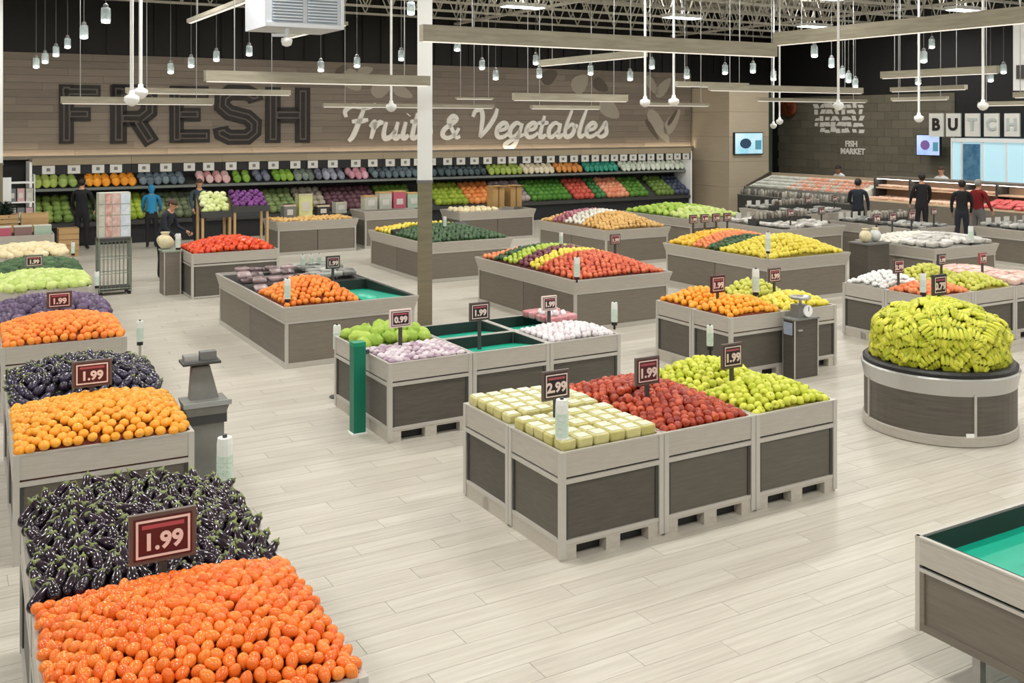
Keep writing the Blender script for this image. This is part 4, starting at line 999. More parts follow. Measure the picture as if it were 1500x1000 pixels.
sign_at(1135, 403, 1.15, 0.22, 0.19, '1.99', 'maroon price sign over the pears of the tangerine island', 0.9)
x, y = ground(1107, 432, 0.95); bag_roll(x, y, 0.95, 0.34, 'white bag roll between the two signs of the tangerine island')
FP = Fr(3.52, 12.58)
t = thing('pedestal', 'charcoal pedestal carrying a weighing scale beside the lemons', 'pedestal', FP.p(0, 0, 0), FP.t)
MB().box(0.015, 0.405, 0.012, 0.2, 0, 0.73).build('body', DARKW, t); MB().box(-0.01, 0.43, -0.01, 0.21, 0.73, 0.75).build('top', MIDGREY, t)
for x0 in (0.0, 0.405): MB().box(x0, x0+0.015, 0.0, 0.012, 0, 0.73).build('corner_strip', FRAME, t)
MB().box(0.05, 0.12, -0.02, 0.012, 0.6, 0.62).build('hook', STEEL, t); MB().box(-0.02, -0.005, 0.03, 0.17, 0.55, 0.7).build('leaflet_holder', mat('pale_blue', srgb(150, 160, 176), 0.4), t)
t = thing('weighing_scale', 'steel dial weighing scale standing on the charcoal pedestal', 'scale', FP.p(0.2, 0.1, 0.75), FP.t)
MB().box(-0.09, 0.07, -0.06, 0.08, 0, 0.16).build('housing', MIDGREY, t); MB().lathe([(0.02, 0.16), (0.02, 0.22), (0.12, 0.23), (0.14, 0.26), (0.135, 0.26), (0.11, 0.24)], 16).build('pan', STEEL, t, smooth=False)
dl = MB().lathe([(0.075, 0), (0.075, 0.02), (0.07, 0.025)], 20).build('dial', WHITE, t, (0.06, -0.06, 0.08), (rad(90), 0, 0)); MB().box(-0.004, 0.004, 0, 0.055, 0.026, 0.03).build('needle', BLACK, dl)
# G: mushrooms, tomatoes, pears, pink packs
FG = Fr(5.77, 13.93); G_G = 'bins of the island behind the bananas'
gk = [((0, 1), K_MUSH, 0.085, 'white mushrooms', 'white mushroom on the island behind the bananas', 'mushroom', L_WHITE, 0.17), ((0, 0), K_PEACH, 0.09, 'small orange fruit', 'orange peach just behind the banana stand', 'peach', L_ORANGE, 0.12), ((1, 0), K_PEAR, 0.09, 'yellow green pears', 'yellow green pear right behind the banana stand', 'pear', L_YEL, 0.17),
      ((1, 1), K_PEAR, 0.09, 'pale green pears', 'pale green pear in the rear bin behind the bananas', 'pear', L_YEL, 0.2), ((2, 0), K_PINKPK, 0.16, 'pink punnets', 'pale pink punnet at the right edge behind the bananas', 'punnet', L_WHITE, 0.06), ((2, 1), K_PINKPK, 0.16, 'cream punnets', 'cream pink punnet in the rear at the right edge', 'punnet', L_WHITE, 0.06)]
for (i, j), kd, sp, what, plab, ct, lm, hh in gk:
    zf = mound(BW, BD, 0.785, hh); fr = FG.at(i*BW, j*BD)
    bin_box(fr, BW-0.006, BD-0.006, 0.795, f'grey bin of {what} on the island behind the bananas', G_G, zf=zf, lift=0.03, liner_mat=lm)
    heap(fr, 0.05, BW-0.05, 0.05, BD-0.04, zf, kd, sp, plab, ct, plab + 's')
sign_at(1317, 390, 1.12, 0.22, 0.2, '2.99', 'price sign right of the white mushrooms', 0.85, face=SIGNBLK)
sign_at(1440, 378, 1.15, 0.18, 0.16, '1.99', 'small price sign over the pears behind the bananas', 0.9, frame=SIGNPINK)
sign_at(1380, 380, 1.15, 0.18, 0.16, '1.99', 'small dark price sign in the pears behind the bananas', 0.9, face=SIGNBLK, frame=DARKGREY)
roll_at(1352, 432, 0.81, 0.3, 'white bag roll behind the banana sign')
# J, K, H, O and the tables near the wall
def banded(F0, w, l, label, bands, hh, lm, na=1, nb=2, sp=0.1, q=3.0, h=0.81):
    t = table(F0, w, l, h, label, G_T, na, nb); zf = mound(w, l, h-0.01, hh, 2.0, q); heap_liner(t, 0.08, w-0.08, 0.08, l-0.08, zf, 0.03, lm, 14)
    for b0, b1, kd, s_, lb, ct in bands: heap(F0, 0.08, w-0.08, b0, b1, zf, kd, s_, lb, ct, 'heap of: ' + lb)
    return t
FJ = Fr(2.07, 22.4)
banded(FJ, 1.85, 2.9, 'island table of onions and potatoes in the middle distance', [(0.08, 1.1, K_POT, 0.1, 'tan potato on the onion and potato table', 'potato'), (1.12, 1.75, K_ONW, 0.11, 'white onion on the onion and potato table', 'onion'), (1.77, 2.35, K_ONR, 0.11, 'red onion on the onion and potato table', 'onion'), (2.37, 2.82, K_POT, 0.1, 'brownish potato at the far end behind the red onions', 'potato')], 0.3, L_TAN)
FK = Fr(-1.74, 20.07)
t = banded(FK, 2.04, 2.97, 'island table of avocados and yellow fruit behind the white column', [(0.08, 1.6, K_AVO, 0.1, 'dark green avocado on the table behind the white column', 'avocado'), (1.95, 2.45, K_LEMON, 0.11, 'yellow green lemon on the table behind the white column', 'lemon'), (2.47, 2.88, K_MANGO, 0.12, 'golden mango at the far end behind the white column', 'mango')], 0.2, L_GREENY)
MB().hexa([FK2 for FK2 in [(0.1, 1.62, 0.8), (1.9, 1.62, 0.8), (1.9, 1.92, 0.8), (0.1, 1.92, 0.8), (0.1, 1.62, 0.86), (1.9, 1.62, 0.86), (1.9, 1.92, 1.0), (0.1, 1.92, 0.9)]]).build('divider', BLACK, t)
q = FK.p(0.9, 0.9, 1.0); bag_roll(q.x, q.y, 0.98, 0.25, 'white bag roll in the dark avocados')
FL = Fr(-5.81, 18.31)
bt_ = bin_box(FL, 1.62, 1.3, 0.82, 'pale rimmed bin of red peppers by the pale bagging counter', None, zf=mound(1.62, 1.3, 0.81, 0.2), lift=0.03, pallet=False, liner_mat=L_RED)
heap(FL, 0.06, 1.56, 0.06, 1.24, mound(1.62, 1.3, 0.81, 0.2), K_PEP, 0.115, 'red pepper in the pale rimmed bin', 'pepper', 'red peppers')
FH = Fr(8.0, 19.1)
banded(FH, 1.95, 1.9, 'island table of white produce right of the yellow heap', [(0.08, 0.9, K_WPACK, 0.23, 'white wrapped tray at the near side of the white produce table', 'tray'), (0.92, 1.82, K_ONW, 0.11, 'white onion on the table right of the yellow heap', 'onion')], 0.14, L_WHITE, 1, 2)
q = FH.p(1.2, 0.1, 0.82); bag_roll(q.x, q.y, 0.82, 0.36, 'white bag roll at the front of the white produce table')
for k, (a, b) in enumerate(((0.3, 1.6), (0.9, 1.7), (1.5, 1.7))): q = FH.p(a, b, 0); price_sign(q.x, q.y, 1.25, 0.2, 0.18, '2.99', f"small price sign behind the white produce, {('left', 'middle', 'right')[k]} one", 0.88, face=SIGNBLK)
x, y = ground(1012, 322, 0.8); FO = Fr(x, y)
banded(FO, 1.9, 2.9, 'island table of fresh lettuces near the panelled pier', [(0.08, 1.0, K_LETP, 0.19, 'whitish green lettuce at the near end by the panelled pier', 'lettuce'), (1.02, 2.8, K_LET, 0.19, 'fresh green lettuce on the table by the panelled pier', 'lettuce')], 0.2, L_GREENY)
FM = Fr(-5.66, 24.3)
t = table(FM, 2.1, 1.2, 0.81, 'dark table with pale rim behind the red peppers', G_T, 2, 1)
heap(FM, 0.1, 2.0, 0.1, 1.1, lambda a, b: 0.8, K_POT, 0.13, 'brown sweet potato on the table behind the red peppers', 'potato', 'sweet potatoes')
FN = Fr(-1.4, 27.0)
t = table(FN, 2.4, 1.2, 0.81, 'dark table with pale rim near the cooler, right of the column', G_T, 2, 1)
heap(FN, 0.1, 1.3, 0.1, 1.1, lambda a, b: 0.81, K_CREAM, 0.18, 'cream cauliflower on the table near the cooler', 'cauliflower', 'cauliflowers near the cooler')
# bottom right table with teal liner
FR_ = Fr(3.004, 4.766)
t = thing('display_table', 'raised grey table with teal liner cut off by the bottom right corner', 'display table', FR_.p(0, 0, 0), FR_.t)
w, l, h = 1.9, 1.3, 0.8
for ax in (0, 1):
    for s_ in (0, 1):
        L_, T_ = (w, l) if ax == 0 else (l, w); q0, q1 = (0.0, 0.02) if s_ == 0 else (T_-0.02, T_)
        bx = lambda a0, a1, b0, b1, c0, c1: MB().box(a0, a1, b0, b1, c0, c1) if ax == 0 else MB().box(b0, b1, a0, a1, c0, c1)
        bx(0.03, L_-0.03, q0, q1, h-0.16, h-0.01).build('rim_panel', RIM, t); bx(0.0, L_, q0-0.003, q1+0.003, h-0.012, h).build('top_rail', FRAME, t)
        bx(0.03, L_-0.03, q0, q1, h-0.2, h-0.18).build('rail', FRAME, t)
        p0 = 0.012 if s_ == 0 else T_-0.03
        bx(0.03, L_-0.03, p0, p0+0.018, 0.28, h-0.2).build('side_panel', TAUPE, t)
        bx(0.03, L_-0.03, q0, q1, 0.26, 0.30).build('bottom_rail', TAUPE, t)
        bx(0.03, 0.06, q0, q1, 0.30, h-0.2).build('panel_edge', TAUPE, t); bx(L_-0.06, L_-0.03, q0, q1, 0.30, h-0.2).build('panel_edge', TAUPE, t)
for x in (0, w-0.03):
    for y in (0, l-0.03): MB().box(x, x+0.03, y, y+0.03, 0.25, h-0.012).build('post', FRAME, t)
for x in (0.2, w-0.25):
    for y in (0.05, l-0.28):
        lg = MB().box(x, x+0.05, y, y+0.05, 0.0, 0.26).build('leg', FRAME, t); MB().box(x+0.05, x+0.5, y+0.01, y+0.03, 0.2, 0.25).build('brace', DARKGREY, lg)
green_liner(t, w, l, h, drop=0.14)
b_ = thing('crate', 'black plastic crate in the teal lined table', 'crate', FR_.p(0.45, 0.35, 0.755), FR_.t)
MB().box(0, 0.55, 0, 0.45, 0, 0.015).build('crate_floor', BLACK, b_)
for a in ((0, 0.55, 0, 0.015), (0, 0.55, 0.435, 0.45), (0, 0.015, 0, 0.45), (0.535, 0.55, 0, 0.45)): MB().box(*a, 0, 0.2).build('crate_wall', BLACK, b_)

# ------------------------------------------------------------------ banana stand
cx, cy = 4.52, 10.7
t = thing('banana_stand', 'round charcoal stand with steel band under the bananas', 'display stand', (cx, cy, 0), fl0.t)
CH = mat('charcoal_round', srgb(82, 76, 68), 0.5, 0, srgb(98, 92, 84), 3, (1, 1, 14))
MB().lathe([(0.73, 0.10), (0.75, 0.11), (0.75, 0.52), (0.73, 0.53)], 48).build('drum', CH, t)
MB().lathe([(0.75, 0.0), (0.765, 0.01), (0.765, 0.1), (0.74, 0.115)], 48).build('base_ring', RIM, t)
MB().lathe([(0.75, 0.50), (0.785, 0.66), (0.77, 0.675), (0.7, 0.68)], 48).build('steel_band', STEEL, t)
MB().lathe([(0.76, 0.665), (0.765, 0.71), (0.74, 0.73), (0.5, 0.74)], 48).build('black_ring', BLACK, t)
for k in range(4):
    an = rad(153+90*k); MB().box(-0.012, 0.012, -0.004, 0.012, 0.1, 0.52).build('joint_strip', FRAME, t, (0.752*math.cos(an), 0.752*math.sin(an), 0), (0, 0, an-rad(90)))
MB().box(-0.05, 0.05, -0.02, 0.02, 0.1, 0.14).build('latch', WHITE, t, (0.74*math.cos(rad(-120)), 0.74*math.sin(rad(-120)), 0), (0, 0, rad(-30)))
MB().lathe([(0.59, 0.7), (0.59, 0.98), (0.48, 1.1), (0.3, 1.19), (0.05, 1.23)], 24).build('heap_core', L_YEL, t)
M_BAN = fruit('banana_skin', srgb(168, 182, 22), srgb(232, 226, 84), 0.4, 8); M_BANT = mat('banana_tip', srgb(120, 130, 40), 0.6)
def banana_mesh():
    pts = []; rr = []
    for i in range(9):
        f = i/8; an = rad(-52 + 104*f); Rb = 0.13
        pts.append((Rb*math.cos(an)-Rb*math.cos(rad(52)), 0, Rb*math.sin(an))); rr.append(0.006 + 0.0165*math.sin(math.pi*min(1, max(0, 0.04+f*0.92)))**0.55)
    return MB().tube(pts, rr, 7).mesh('banana', M_BAN, True)
ban_m = banana_mesh(); hub_m = MB().ball((0, 0, 0.1), 0.03, 0.03, 0.025, 8, 5).mesh('stalk', M_BANT, True)
RB = random.Random(5)
def bunch(loc, rot):
    o = tag(obj('banana_bunch', None, None, loc, rot), 'yellow green banana bunch on the round stand', 'banana bunch', 'banana bunches on the round stand')
    obj('stalk', hub_m, o)
    for k in range(5):
        f = k-2
        b_ = obj('banana', ban_m, o, (0.008*abs(f), f*0.03, 0.0), (f*-0.13, RB.uniform(-0.1, 0.1), f*0.22 + RB.uniform(-0.08, 0.08))); s_ = RB.uniform(0.9, 1.08); b_.scale = (s_, s_*1.1, s_)
rings = [(0.615, 0.80, 24, 0.1), (0.605, 0.93, 24, 0.1), (0.60, 1.04, 23, 0.4), (0.48, 1.13, 19, 0.95), (0.34, 1.2, 13, 1.15), (0.19, 1.25, 8, 1.3), (0.05, 1.27, 3, 1.5)]
for r, z, n, lean in rings:
    for k in range(n):
        an = 2*math.pi*(k + RB.uniform(-0.2, 0.2) + (0.5 if z in (0.93, 1.17) else 0))/n
        M = Matrix.Rotation(an, 3, 'Z') @ Matrix.Rotation(-lean + RB.uniform(-0.35, 0.3), 3, 'Y') @ Matrix.Rotation(RB.uniform(-0.9, 0.9), 3, 'X')
        bunch((cx + r*math.cos(an), cy + r*math.sin(an), z + RB.uniform(-0.015, 0.015)), M.to_euler())
sign_at(1377, 417, 1.46, 0.22, 0.22, '0.79', 'dark framed price sign on top of the bananas', 1.22, frame=DARKGREY, face=SIGNBLK)

# ------------------------------------------------------------------ pedestal with tray scale at the left row
PG = mat('pedestal_grey', srgb(116, 116, 110), 0.5, 0, srgb(132, 132, 126), 4)
FQ = Fr(-2.68, 8.78, RD)
t = thing('pedestal', 'grey pedestal with rounded tray beside the persimmons', 'pedestal', FQ.p(0, 0, 0), FQ.t)
MB().box(-0.15, 0.15, -0.12, 0.12, 0, 0.62).build('body', PG, t); MB().box(-0.17, 0.17, -0.14, 0.14, 0.62, 0.74).build('collar', DARKGREY, t)
MB().hexa([(-0.16, -0.15, 0.70), (0.16, -0.15, 0.70), (0.16, 0.13, 0.70), (-0.16, 0.13, 0.70), (-0.19, -0.18, 0.80), (0.19, -0.18, 0.80), (0.19, 0.15, 0.80), (-0.19, 0.15, 0.80)]).build('tray', PG, t)
MB().box(-0.2, 0.2, -0.19, -0.17, 0.78, 0.82).build('tray_lip', mat('lip_grey', srgb(150, 154, 150), 0.4), t)
MB().hexa([(-0.11, 0.0, 0.80), (0.13, 0.0, 0.80), (0.13, 0.13, 0.80), (-0.11, 0.13, 0.80), (-0.09, 0.02, 1.08), (0.06, 0.02, 1.08), (0.06, 0.12, 1.08), (-0.09, 0.12, 1.08)]).build('neck', PG, t)
t = thing('weighing_scale', 'flat dark weighing scale on top of the grey pedestal', 'scale', FQ.p(-0.02, 0.06, 1.08), FQ.t)
MB().box(-0.03, 0.03, -0.03, 0.03, 0, 0.03).build('stem', DARKGREY, t); MB().box(-0.16, 0.16, -0.11, 0.11, 0.03, 0.05).build('platter', DARKGREY, t)
MB().box(-0.14, -0.02, -0.05, 0.06, 0.05, 0.1).build('keypad', STEEL, t); MB().box(0.0, 0.14, -0.02, 0.06, 0.05, 0.12).build('display', MIDGREY, t)

# ================================================================== WALL COOLER
CB = -1.1                                     # front of the cooler, in front of the board wall
c0, c1 = W1.along(47, CB), W1.along(1012, CB)
NU = 9; cw = (c1-c0)/NU
CAVITY = mat('cooler_cavity', srgb(30, 32, 34), 0.6); CARD = mat('price_card', srgb(214, 212, 204), 0.5); FASCIA = mat('fascia_wood', srgb(150, 136, 112), 0.6, 0, srgb(168, 154, 128), 2, (0.6, 1, 14), per=True)
COOLGLOW = mat('cooler_led', (1.0, 0.98, 0.94), 0.5, emit=5)
RC = random.Random(23)
CNAMES = ['at the far left end, with light green bags', 'with orange carrot bags', 'behind the bending shopper', 'with the pink packs', 'behind the letter H', 'left of the white column', 'right of the white column', 'with cream and orange packs', 'at the right end, with white packs']
card_m = MB().box(-0.15, 0.15, 0, 0.008, -0.11, 0.11).mesh('price_card', CARD); num_m = MB().box(-0.05, 0.04, 0, 0.004, -0.04, 0.045).mesh('card_print', MIDGREY)
for k in range(NU):
    t = thing('produce_cooler', f'open wall cooler section {CNAMES[k]}', 'cooler', W1.p(c0+k*cw, CB, 0), W1.t, 'wall cooler sections')
    w = cw-0.01
    MB().box(0, w, 0.1, 1.05, 0, 0.5).build('base', CAVITY, t); MB().box(0, w, 0.95, 1.05, 0.72, 2.2).build('back_panel', CAVITY, t)
    MB().hexa([(0, 0, 0.50), (w, 0, 0.50), (w, 0.95, 0.8), (0, 0.95, 0.8), (0, 0, 0.60), (w, 0, 0.60), (w, 0.95, 1.15), (0, 0.95, 1.15)]).build('lower_shelf', DARKGREY, t)
    MB().hexa([(0, 0.28, 1.44), (w, 0.28, 1.44), (w, 0.95, 1.62), (0, 0.95, 1.62), (0, 0.28, 1.48), (w, 0.28, 1.48), (w, 0.95, 1.72), (0, 0.95, 1.72)]).build('upper_shelf', DARKGREY, t)
    MB().box(0, w, 0.26, 0.28, 1.43, 1.5).build('shelf_edge', mat('edge_grey', srgb(112, 118, 112), 0.4), t)
    MB().box(0, w, 0.0, 1.05, 2.2, 2.27).build('canopy', FASCIA, t); MB().box(0, w, -0.03, 0.0, 2.12, 2.3).build('fascia', FASCIA, t)
    MB().box(0, w, 0.0, 0.04, 1.88, 2.12).build('price_rail', BLACK, t)
    MB().box(0.05, w-0.05, 0.06, 0.14, 2.17, 2.2).build('light_strip', COOLGLOW, t)
    n = 4 if k < 4 else (5 if k < 7 else 6)
    for i in range(n):
        c_ = obj('price_card', card_m, t, (w*(i+0.5)/n + RC.uniform(-0.7, 0.7)*(w/n/2-0.16), -0.008, 2.0)); obj('card_print', num_m, c_, (0, -0.004, 0))
    if k in (0, NU-1): MB().box(-0.06 if k == 0 else w, 0.0 if k == 0 else w+0.06, 0.0, 1.05, 0, 2.2).build('end_panel', WHITE, t)
def bagk(name, c1_, c2_, w=0.2, h=0.27, rough=0.35):
    me = deform(MB().ball((0, 0, 0), w/2, 0.07, h/2, 10, 8), lambda x, y, z: (x*(1.12 if abs(z) < h*0.3 else 1), y, z)).mesh(name, mat(name+'_'+str(round(c1_[0]*1000))+str(round(c1_[1]*1000)), c1_, rough, 0, c2_, 14, per=True), True)
    return Kind([me], 0, 'bag')
def shelf_run(px0, px1, b, z0, slope, kind, label, cat, rows=2, step=0.22, rowh=0.13, tilt=-0.5):
    a0, a1 = W1.along(px0, b), W1.along(px1, b); n = max(1, int(round((a1-a0)/step)))
    for r in range(rows):
        for i in range(n):
            a = a0+(a1-a0)*(i+0.5)/n + RC.uniform(-0.02, 0.02); bb = b + r*0.2
            M = Matrix.Rotation(W1.t + RC.uniform(-0.12, 0.12), 3, 'Z') @ Matrix.Rotation(tilt, 3, 'X')
            put(kind, W1.p(a, bb, z0 + r*rowh + RC.uniform(0, 0.02)), M.to_euler() if kind.o == 'bag' else Euler((RC.uniform(-.3, .3), RC.uniform(-.3, .3), RC.uniform(0, 6))), RC.uniform(0.94, 1.06), label, cat, label + 's')
UP = [(50, 84, 'salad_bag', (150, 176, 66), (184, 198, 104), 'light green salad bag at the left end of the cooler top shelf', 'bag'), (86, 112, 'salad_bag', (132, 164, 66), (186, 200, 120), 'green salad bag beside the carrots on the cooler top shelf', 'bag'),
      (126, 160, 'carrot_bag', (236, 142, 18), (250, 172, 50), 'orange carrot bag beside the man on the cooler top shelf', 'bag'), (164, 199, 'carrot_bag', (236, 142, 18), (250, 172, 50), 'orange carrot bag next to the bluish packs on the cooler top shelf', 'bag'),
      (203, 270, 'film_pack', (66, 84, 98), (128, 144, 152), 'bluish grey film pack right of the carrots', 'pack'), (288, 337, 'radish_bag', (206, 120, 130), (240, 214, 206), 'pink and white radish bag on the cooler top shelf', 'bag'), (341, 368, 'bean_bag', (96, 150, 34), (150, 186, 66), 'bright green bean bag right of the radishes', 'bag'),
      (371, 397, 'film_pack', (78, 86, 104), (128, 136, 150), 'slate grey pack between two green bags', 'pack'), (401, 430, 'bean_bag', (96, 150, 34), (150, 186, 66), 'bright green bean bag under the letter H', 'bag'), (433, 460, 'film_pack', (84, 100, 92), (140, 152, 140), 'grey green pack under the letter H', 'pack'),
      (462, 505, 'film_pack', (50, 48, 70), (180, 186, 200), 'dark blue and white pack left of the pink packs', 'pack'), (509, 540, 'berry_pack', (190, 110, 130), (236, 196, 204), 'pink berry pack under the script on the cooler top shelf', 'pack'), (544, 640, 'film_pack', (52, 66, 76), (120, 140, 146), 'steel blue pack near the white column on the cooler top shelf', 'pack'),
      (642, 712, 'film_pack', (34, 46, 54), (84, 104, 108), 'dark teal pack right of the white column', 'pack'), (716, 764, 'salad_bag', (140, 168, 60), (184, 200, 104), 'light green salad bag right of the column on the cooler top shelf', 'bag'), (766, 812, 'cream_pack', (220, 206, 172), (242, 232, 206), 'cream pack on the cooler top shelf', 'pack'),
      (815, 852, 'carrot_bag', (206, 120, 40), (232, 170, 90), 'dull orange pack left of the teal packs', 'bag'), (856, 905, 'teal_pack', (14, 128, 104), (50, 160, 134), 'teal green pack on the cooler top shelf', 'pack'), (909, 1008, 'white_pack', (196, 214, 190), (238, 240, 228), 'whitish mint pack at the right end of the cooler top shelf', 'pack')]
for p0, p1, nm, ca, cb_, lb, ct in UP:
    shelf_run(p0, p1, CB+0.36, 1.63, 0, bagk(nm, srgb(*ca), srgb(*cb_), 0.21, 0.28), lb, ct, 2, 0.215, 0.1)
def lumpk(nm, ca, cb_, r=0.1, seed=1): return Kind([lumpy(nm, r, fruit(nm+'_'+str(ca[0])+str(ca[1]), srgb(*ca), srgb(*cb_), 0.55, 14), 0.08, 7, 0.85, 14, 9, seed)], 0, 'up')
LOW = [(110, 160, 'spinach', (50, 70, 36), (86, 104, 58), 'dark spinach low in the cooler behind the man in black', 'spinach'), (214, 290, 'leek', (78, 92, 66), (130, 140, 104), 'grey green leek low in the cooler behind the blue jacket', 'leek'), (438, 480, 'turnip', (150, 140, 120), (200, 190, 170), 'pale turnip low in the cooler right of the letter H', 'turnip'),
       (482, 556, 'beetroot', (74, 40, 52), (120, 84, 90), 'dark beetroot low in the cooler under the script', 'beetroot'), (732, 776, 'onion_bag', (110, 84, 96), (190, 176, 172), 'mauve onion bag low in the cooler by the brown boxes', 'bag'), (988, 1008, 'blue_tub', (38, 46, 66), (74, 84, 104), 'dark blue tub at the right end of the cooler', 'tub'), (50, 106, 'green_lettuce', (96, 128, 50), (150, 172, 86), 'green lettuce head low in the cooler at its left end', 'lettuce'), (165, 212, 'lime_cabbage', (130, 160, 34), (180, 196, 70), 'lime green cabbage low in the cooler behind the wire rack', 'cabbage'), (395, 435, 'green_lettuce', (96, 120, 66), (140, 156, 100), 'dull green lettuce head low in the cooler under the letter H', 'lettuce'),
       (560, 609, 'leaf_bunch', (70, 110, 30), (120, 150, 56), 'green leaf bunch low in the cooler left of the column', 'herbs'), (638, 684, 'broccoli', (112, 140, 30), (170, 186, 60), 'yellow green broccoli low in the cooler right of the column', 'broccoli'), (686, 728, 'carrot_bunch', (214, 110, 40), (236, 160, 90), 'orange carrot bunch low in the cooler right of the column', 'carrots'),
       (778, 836, 'parsley_bunch', (46, 108, 22), (94, 146, 50), 'deep green parsley bunch low in the cooler', 'herbs'), (840, 870, 'radish_bunch', (186, 56, 50), (214, 110, 84), 'red radish bunch low in the cooler', 'radishes'), (872, 886, 'parsley_bunch', (40, 104, 46), (80, 140, 76), 'green parsley bunch between red radishes and salmon carrots', 'herbs'),
       (888, 920, 'carrot_bunch', (224, 130, 96), (240, 176, 140), 'salmon carrot bunch low in the cooler', 'carrots'), (922, 950, 'parsley_bunch', (60, 110, 24), (100, 150, 54), 'green parsley bunch right of the salmon carrots', 'herbs'), (962, 986, 'leaf_bunch', (84, 112, 40), (120, 146, 66), 'olive leaf bunch near the right end of the cooler', 'herbs')]
for i, (p0, p1, nm, ca, cb_, lb, ct) in enumerate(LOW):
    shelf_run(p0, p1, CB+0.08, 0.72, 0, lumpk(nm, ca, cb_, 0.125, 40+i), lb, ct, 5, 0.2, 0.115)

# ================================================================== STANDS AND CLUTTER NEAR THE COOLER
OAK = mat('crate_oak', srgb(186, 150, 100), 0.65, 0, srgb(206, 172, 124), 5, (1, 1, 12), per=True)
def wood_crate(fr, w, d, h, z, label, slats=4):
    t = thing('wooden_crate', label, 'crate', fr.p(0, 0, z), fr.t)
    sh = h/slats
    fm_ = MB().box(0, w, 0, 0.014, 0.006, sh-0.008).mesh('slat', OAK); sm_ = MB().box(0, 0.014, 0, d, 0.006, sh-0.008).mesh('slat', OAK)
    for r in range(slats):
        obj('slat', fm_, t, (0, 0, r*sh)); obj('slat', fm_, t, (0, d-0.014, r*sh)); obj('slat', sm_, t, (0, 0, r*sh)); obj('slat', sm_, t, (w-0.014, 0, r*sh))
    for x in (0.014, w-0.044):
        for y in (0.014, d-0.044): MB().box(x, x+0.03, y, y+0.03, 0, h).build('corner_post', OAK, t)
    MB().box(0.01, w-0.01, 0.01, d-0.01, 0.0, 0.012).build('crate_floor', OAK, t)
    return t
def tilted_stand(px0, px1, py0, py1, d, kind, sp, label, plab, cat, legmat):
    """open box leaning towards the shoppers on four legs"""
    p0 = far(px0, py0, d); fr = Fr(p0.x, p0.y, THETA); w = fr.along(px1); zt = p0.z; zb = far(px0, py1, d).z
    t = thing('tilted_stand', label, 'display stand', fr.p(0, 0, 0), fr.t)
    dp = 0.55; zl = zb-0.02; zh = zt-0.1
    MB().hexa([(0, 0, zl-0.05), (w, 0, zl-0.05), (w, dp, zh-0.05), (0, dp, zh-0.05), (0, 0, zl), (w, 0, zl), (w, dp, zh), (0, dp, zh)]).build('tilted_board', legmat, t)
    MB().box(-0.02, w+0.02, -0.02, 0, zl-0.06, zl+0.08).build('front_lip', legmat, t)
    for x in (0, w-0.05):
        MB().box(x, x+0.05, 0.02, 0.07, 0, zl-0.03).build('leg', OAK, t); MB().box(x, x+0.05, dp-0.05, dp, 0, zh-0.06).build('leg', OAK, t)
    heap(fr, 0.03, w-0.03, 0.02, dp, lambda a, b: zl+0.05+(zh-zl)*b/dp, kind, sp, plab, cat, plab + 's', spb=sp*0.6)
K_CAUL = Kind([lumpy('cauliflower', 0.08, fruit('lime_cauliflower', srgb(190, 204, 110), srgb(232, 236, 190), 0.6, 14), 0.05, 9, 0.85, 14, 9, 77)], 0.03, 'up')
tilted_stand(296, 339, 282, 314, 22.5, K_CAUL, 0.15, 'tilted stand of pale lime cauliflowers', 'pale lime cauliflower on the tilted stand', 'cauliflower', DARKGREY)
tilted_stand(343, 394, 280, 306, 22.8, K_VIOL, 0.135, 'tilted stand of vivid purple cabbages', 'vivid purple cabbage on the tilted stand', 'cabbage', DARKGREY)
def carton(px, py_bot, z, w, d, h, m, label, name='carton', flap=True):
    x, y = ground(px, py_bot, z); fr = Fr(x, y)
    t = thing(name, label, name.replace('_', ' '), fr.p(-w/2, 0, z), fr.t)
    MB().box(0, w, 0, d, 0, h).build('body', m, t)
    MB().box(-0.004, w+0.004, -0.004, d+0.004, h-0.05, h).build('rim', mat(m.name+'_rim', tuple(min(1, c*1.15) for c in m.diffuse_color[:3]) if False else srgb(206, 196, 176), 0.6), t)
    MB().box(w*0.25, w*0.75, -0.006, 0, h*0.25, h*0.65).build('label_print', CARD, t)
    return t
CART = mat('cardboard', srgb(186, 148, 92), 0.7, 0, srgb(200, 164, 110), 3); LIMEBOX = mat('lime_box', srgb(208, 214, 140), 0.6, 0, srgb(226, 230, 176), 6); GREYBOX = mat('grey_box', srgb(120, 124, 124), 0.6); PINKBOX = mat('pink_box', srgb(196, 96, 116), 0.6); PALEBOX = mat('pale_box', srgb(206, 204, 190), 0.6, 0, srgb(180, 184, 170), 5)
DKBOX = mat('dark_box', srgb(52, 56, 60), 0.6); MINTBOX = mat('mint_box', srgb(176, 200, 178), 0.6)
for px, py, z, w, h, m, lb in [(448, 318, 0.81, 0.35, 0.6, LIMEBOX, 'tall pale lime carton on the table behind the peppers'), (425, 320, 0.81, 0.3, 0.35, GREYBOX, 'grey carton left of the tall lime carton'), (474, 316, 0.81, 0.32, 0.28, DKBOX, 'dark carton right of the tall lime carton'), (500, 312, 0.81, 0.3, 0.3, PALEBOX, 'pale carton at the right end behind the peppers')]:
    carton(px, py, z, w, 0.3, h, m, lb)
FX = Fr(-3.75, 25.6)
t = table(FX, 1.9, 1.0, 0.95, 'dark low table with packs under the steel blue packs', G_T, 1, 1)
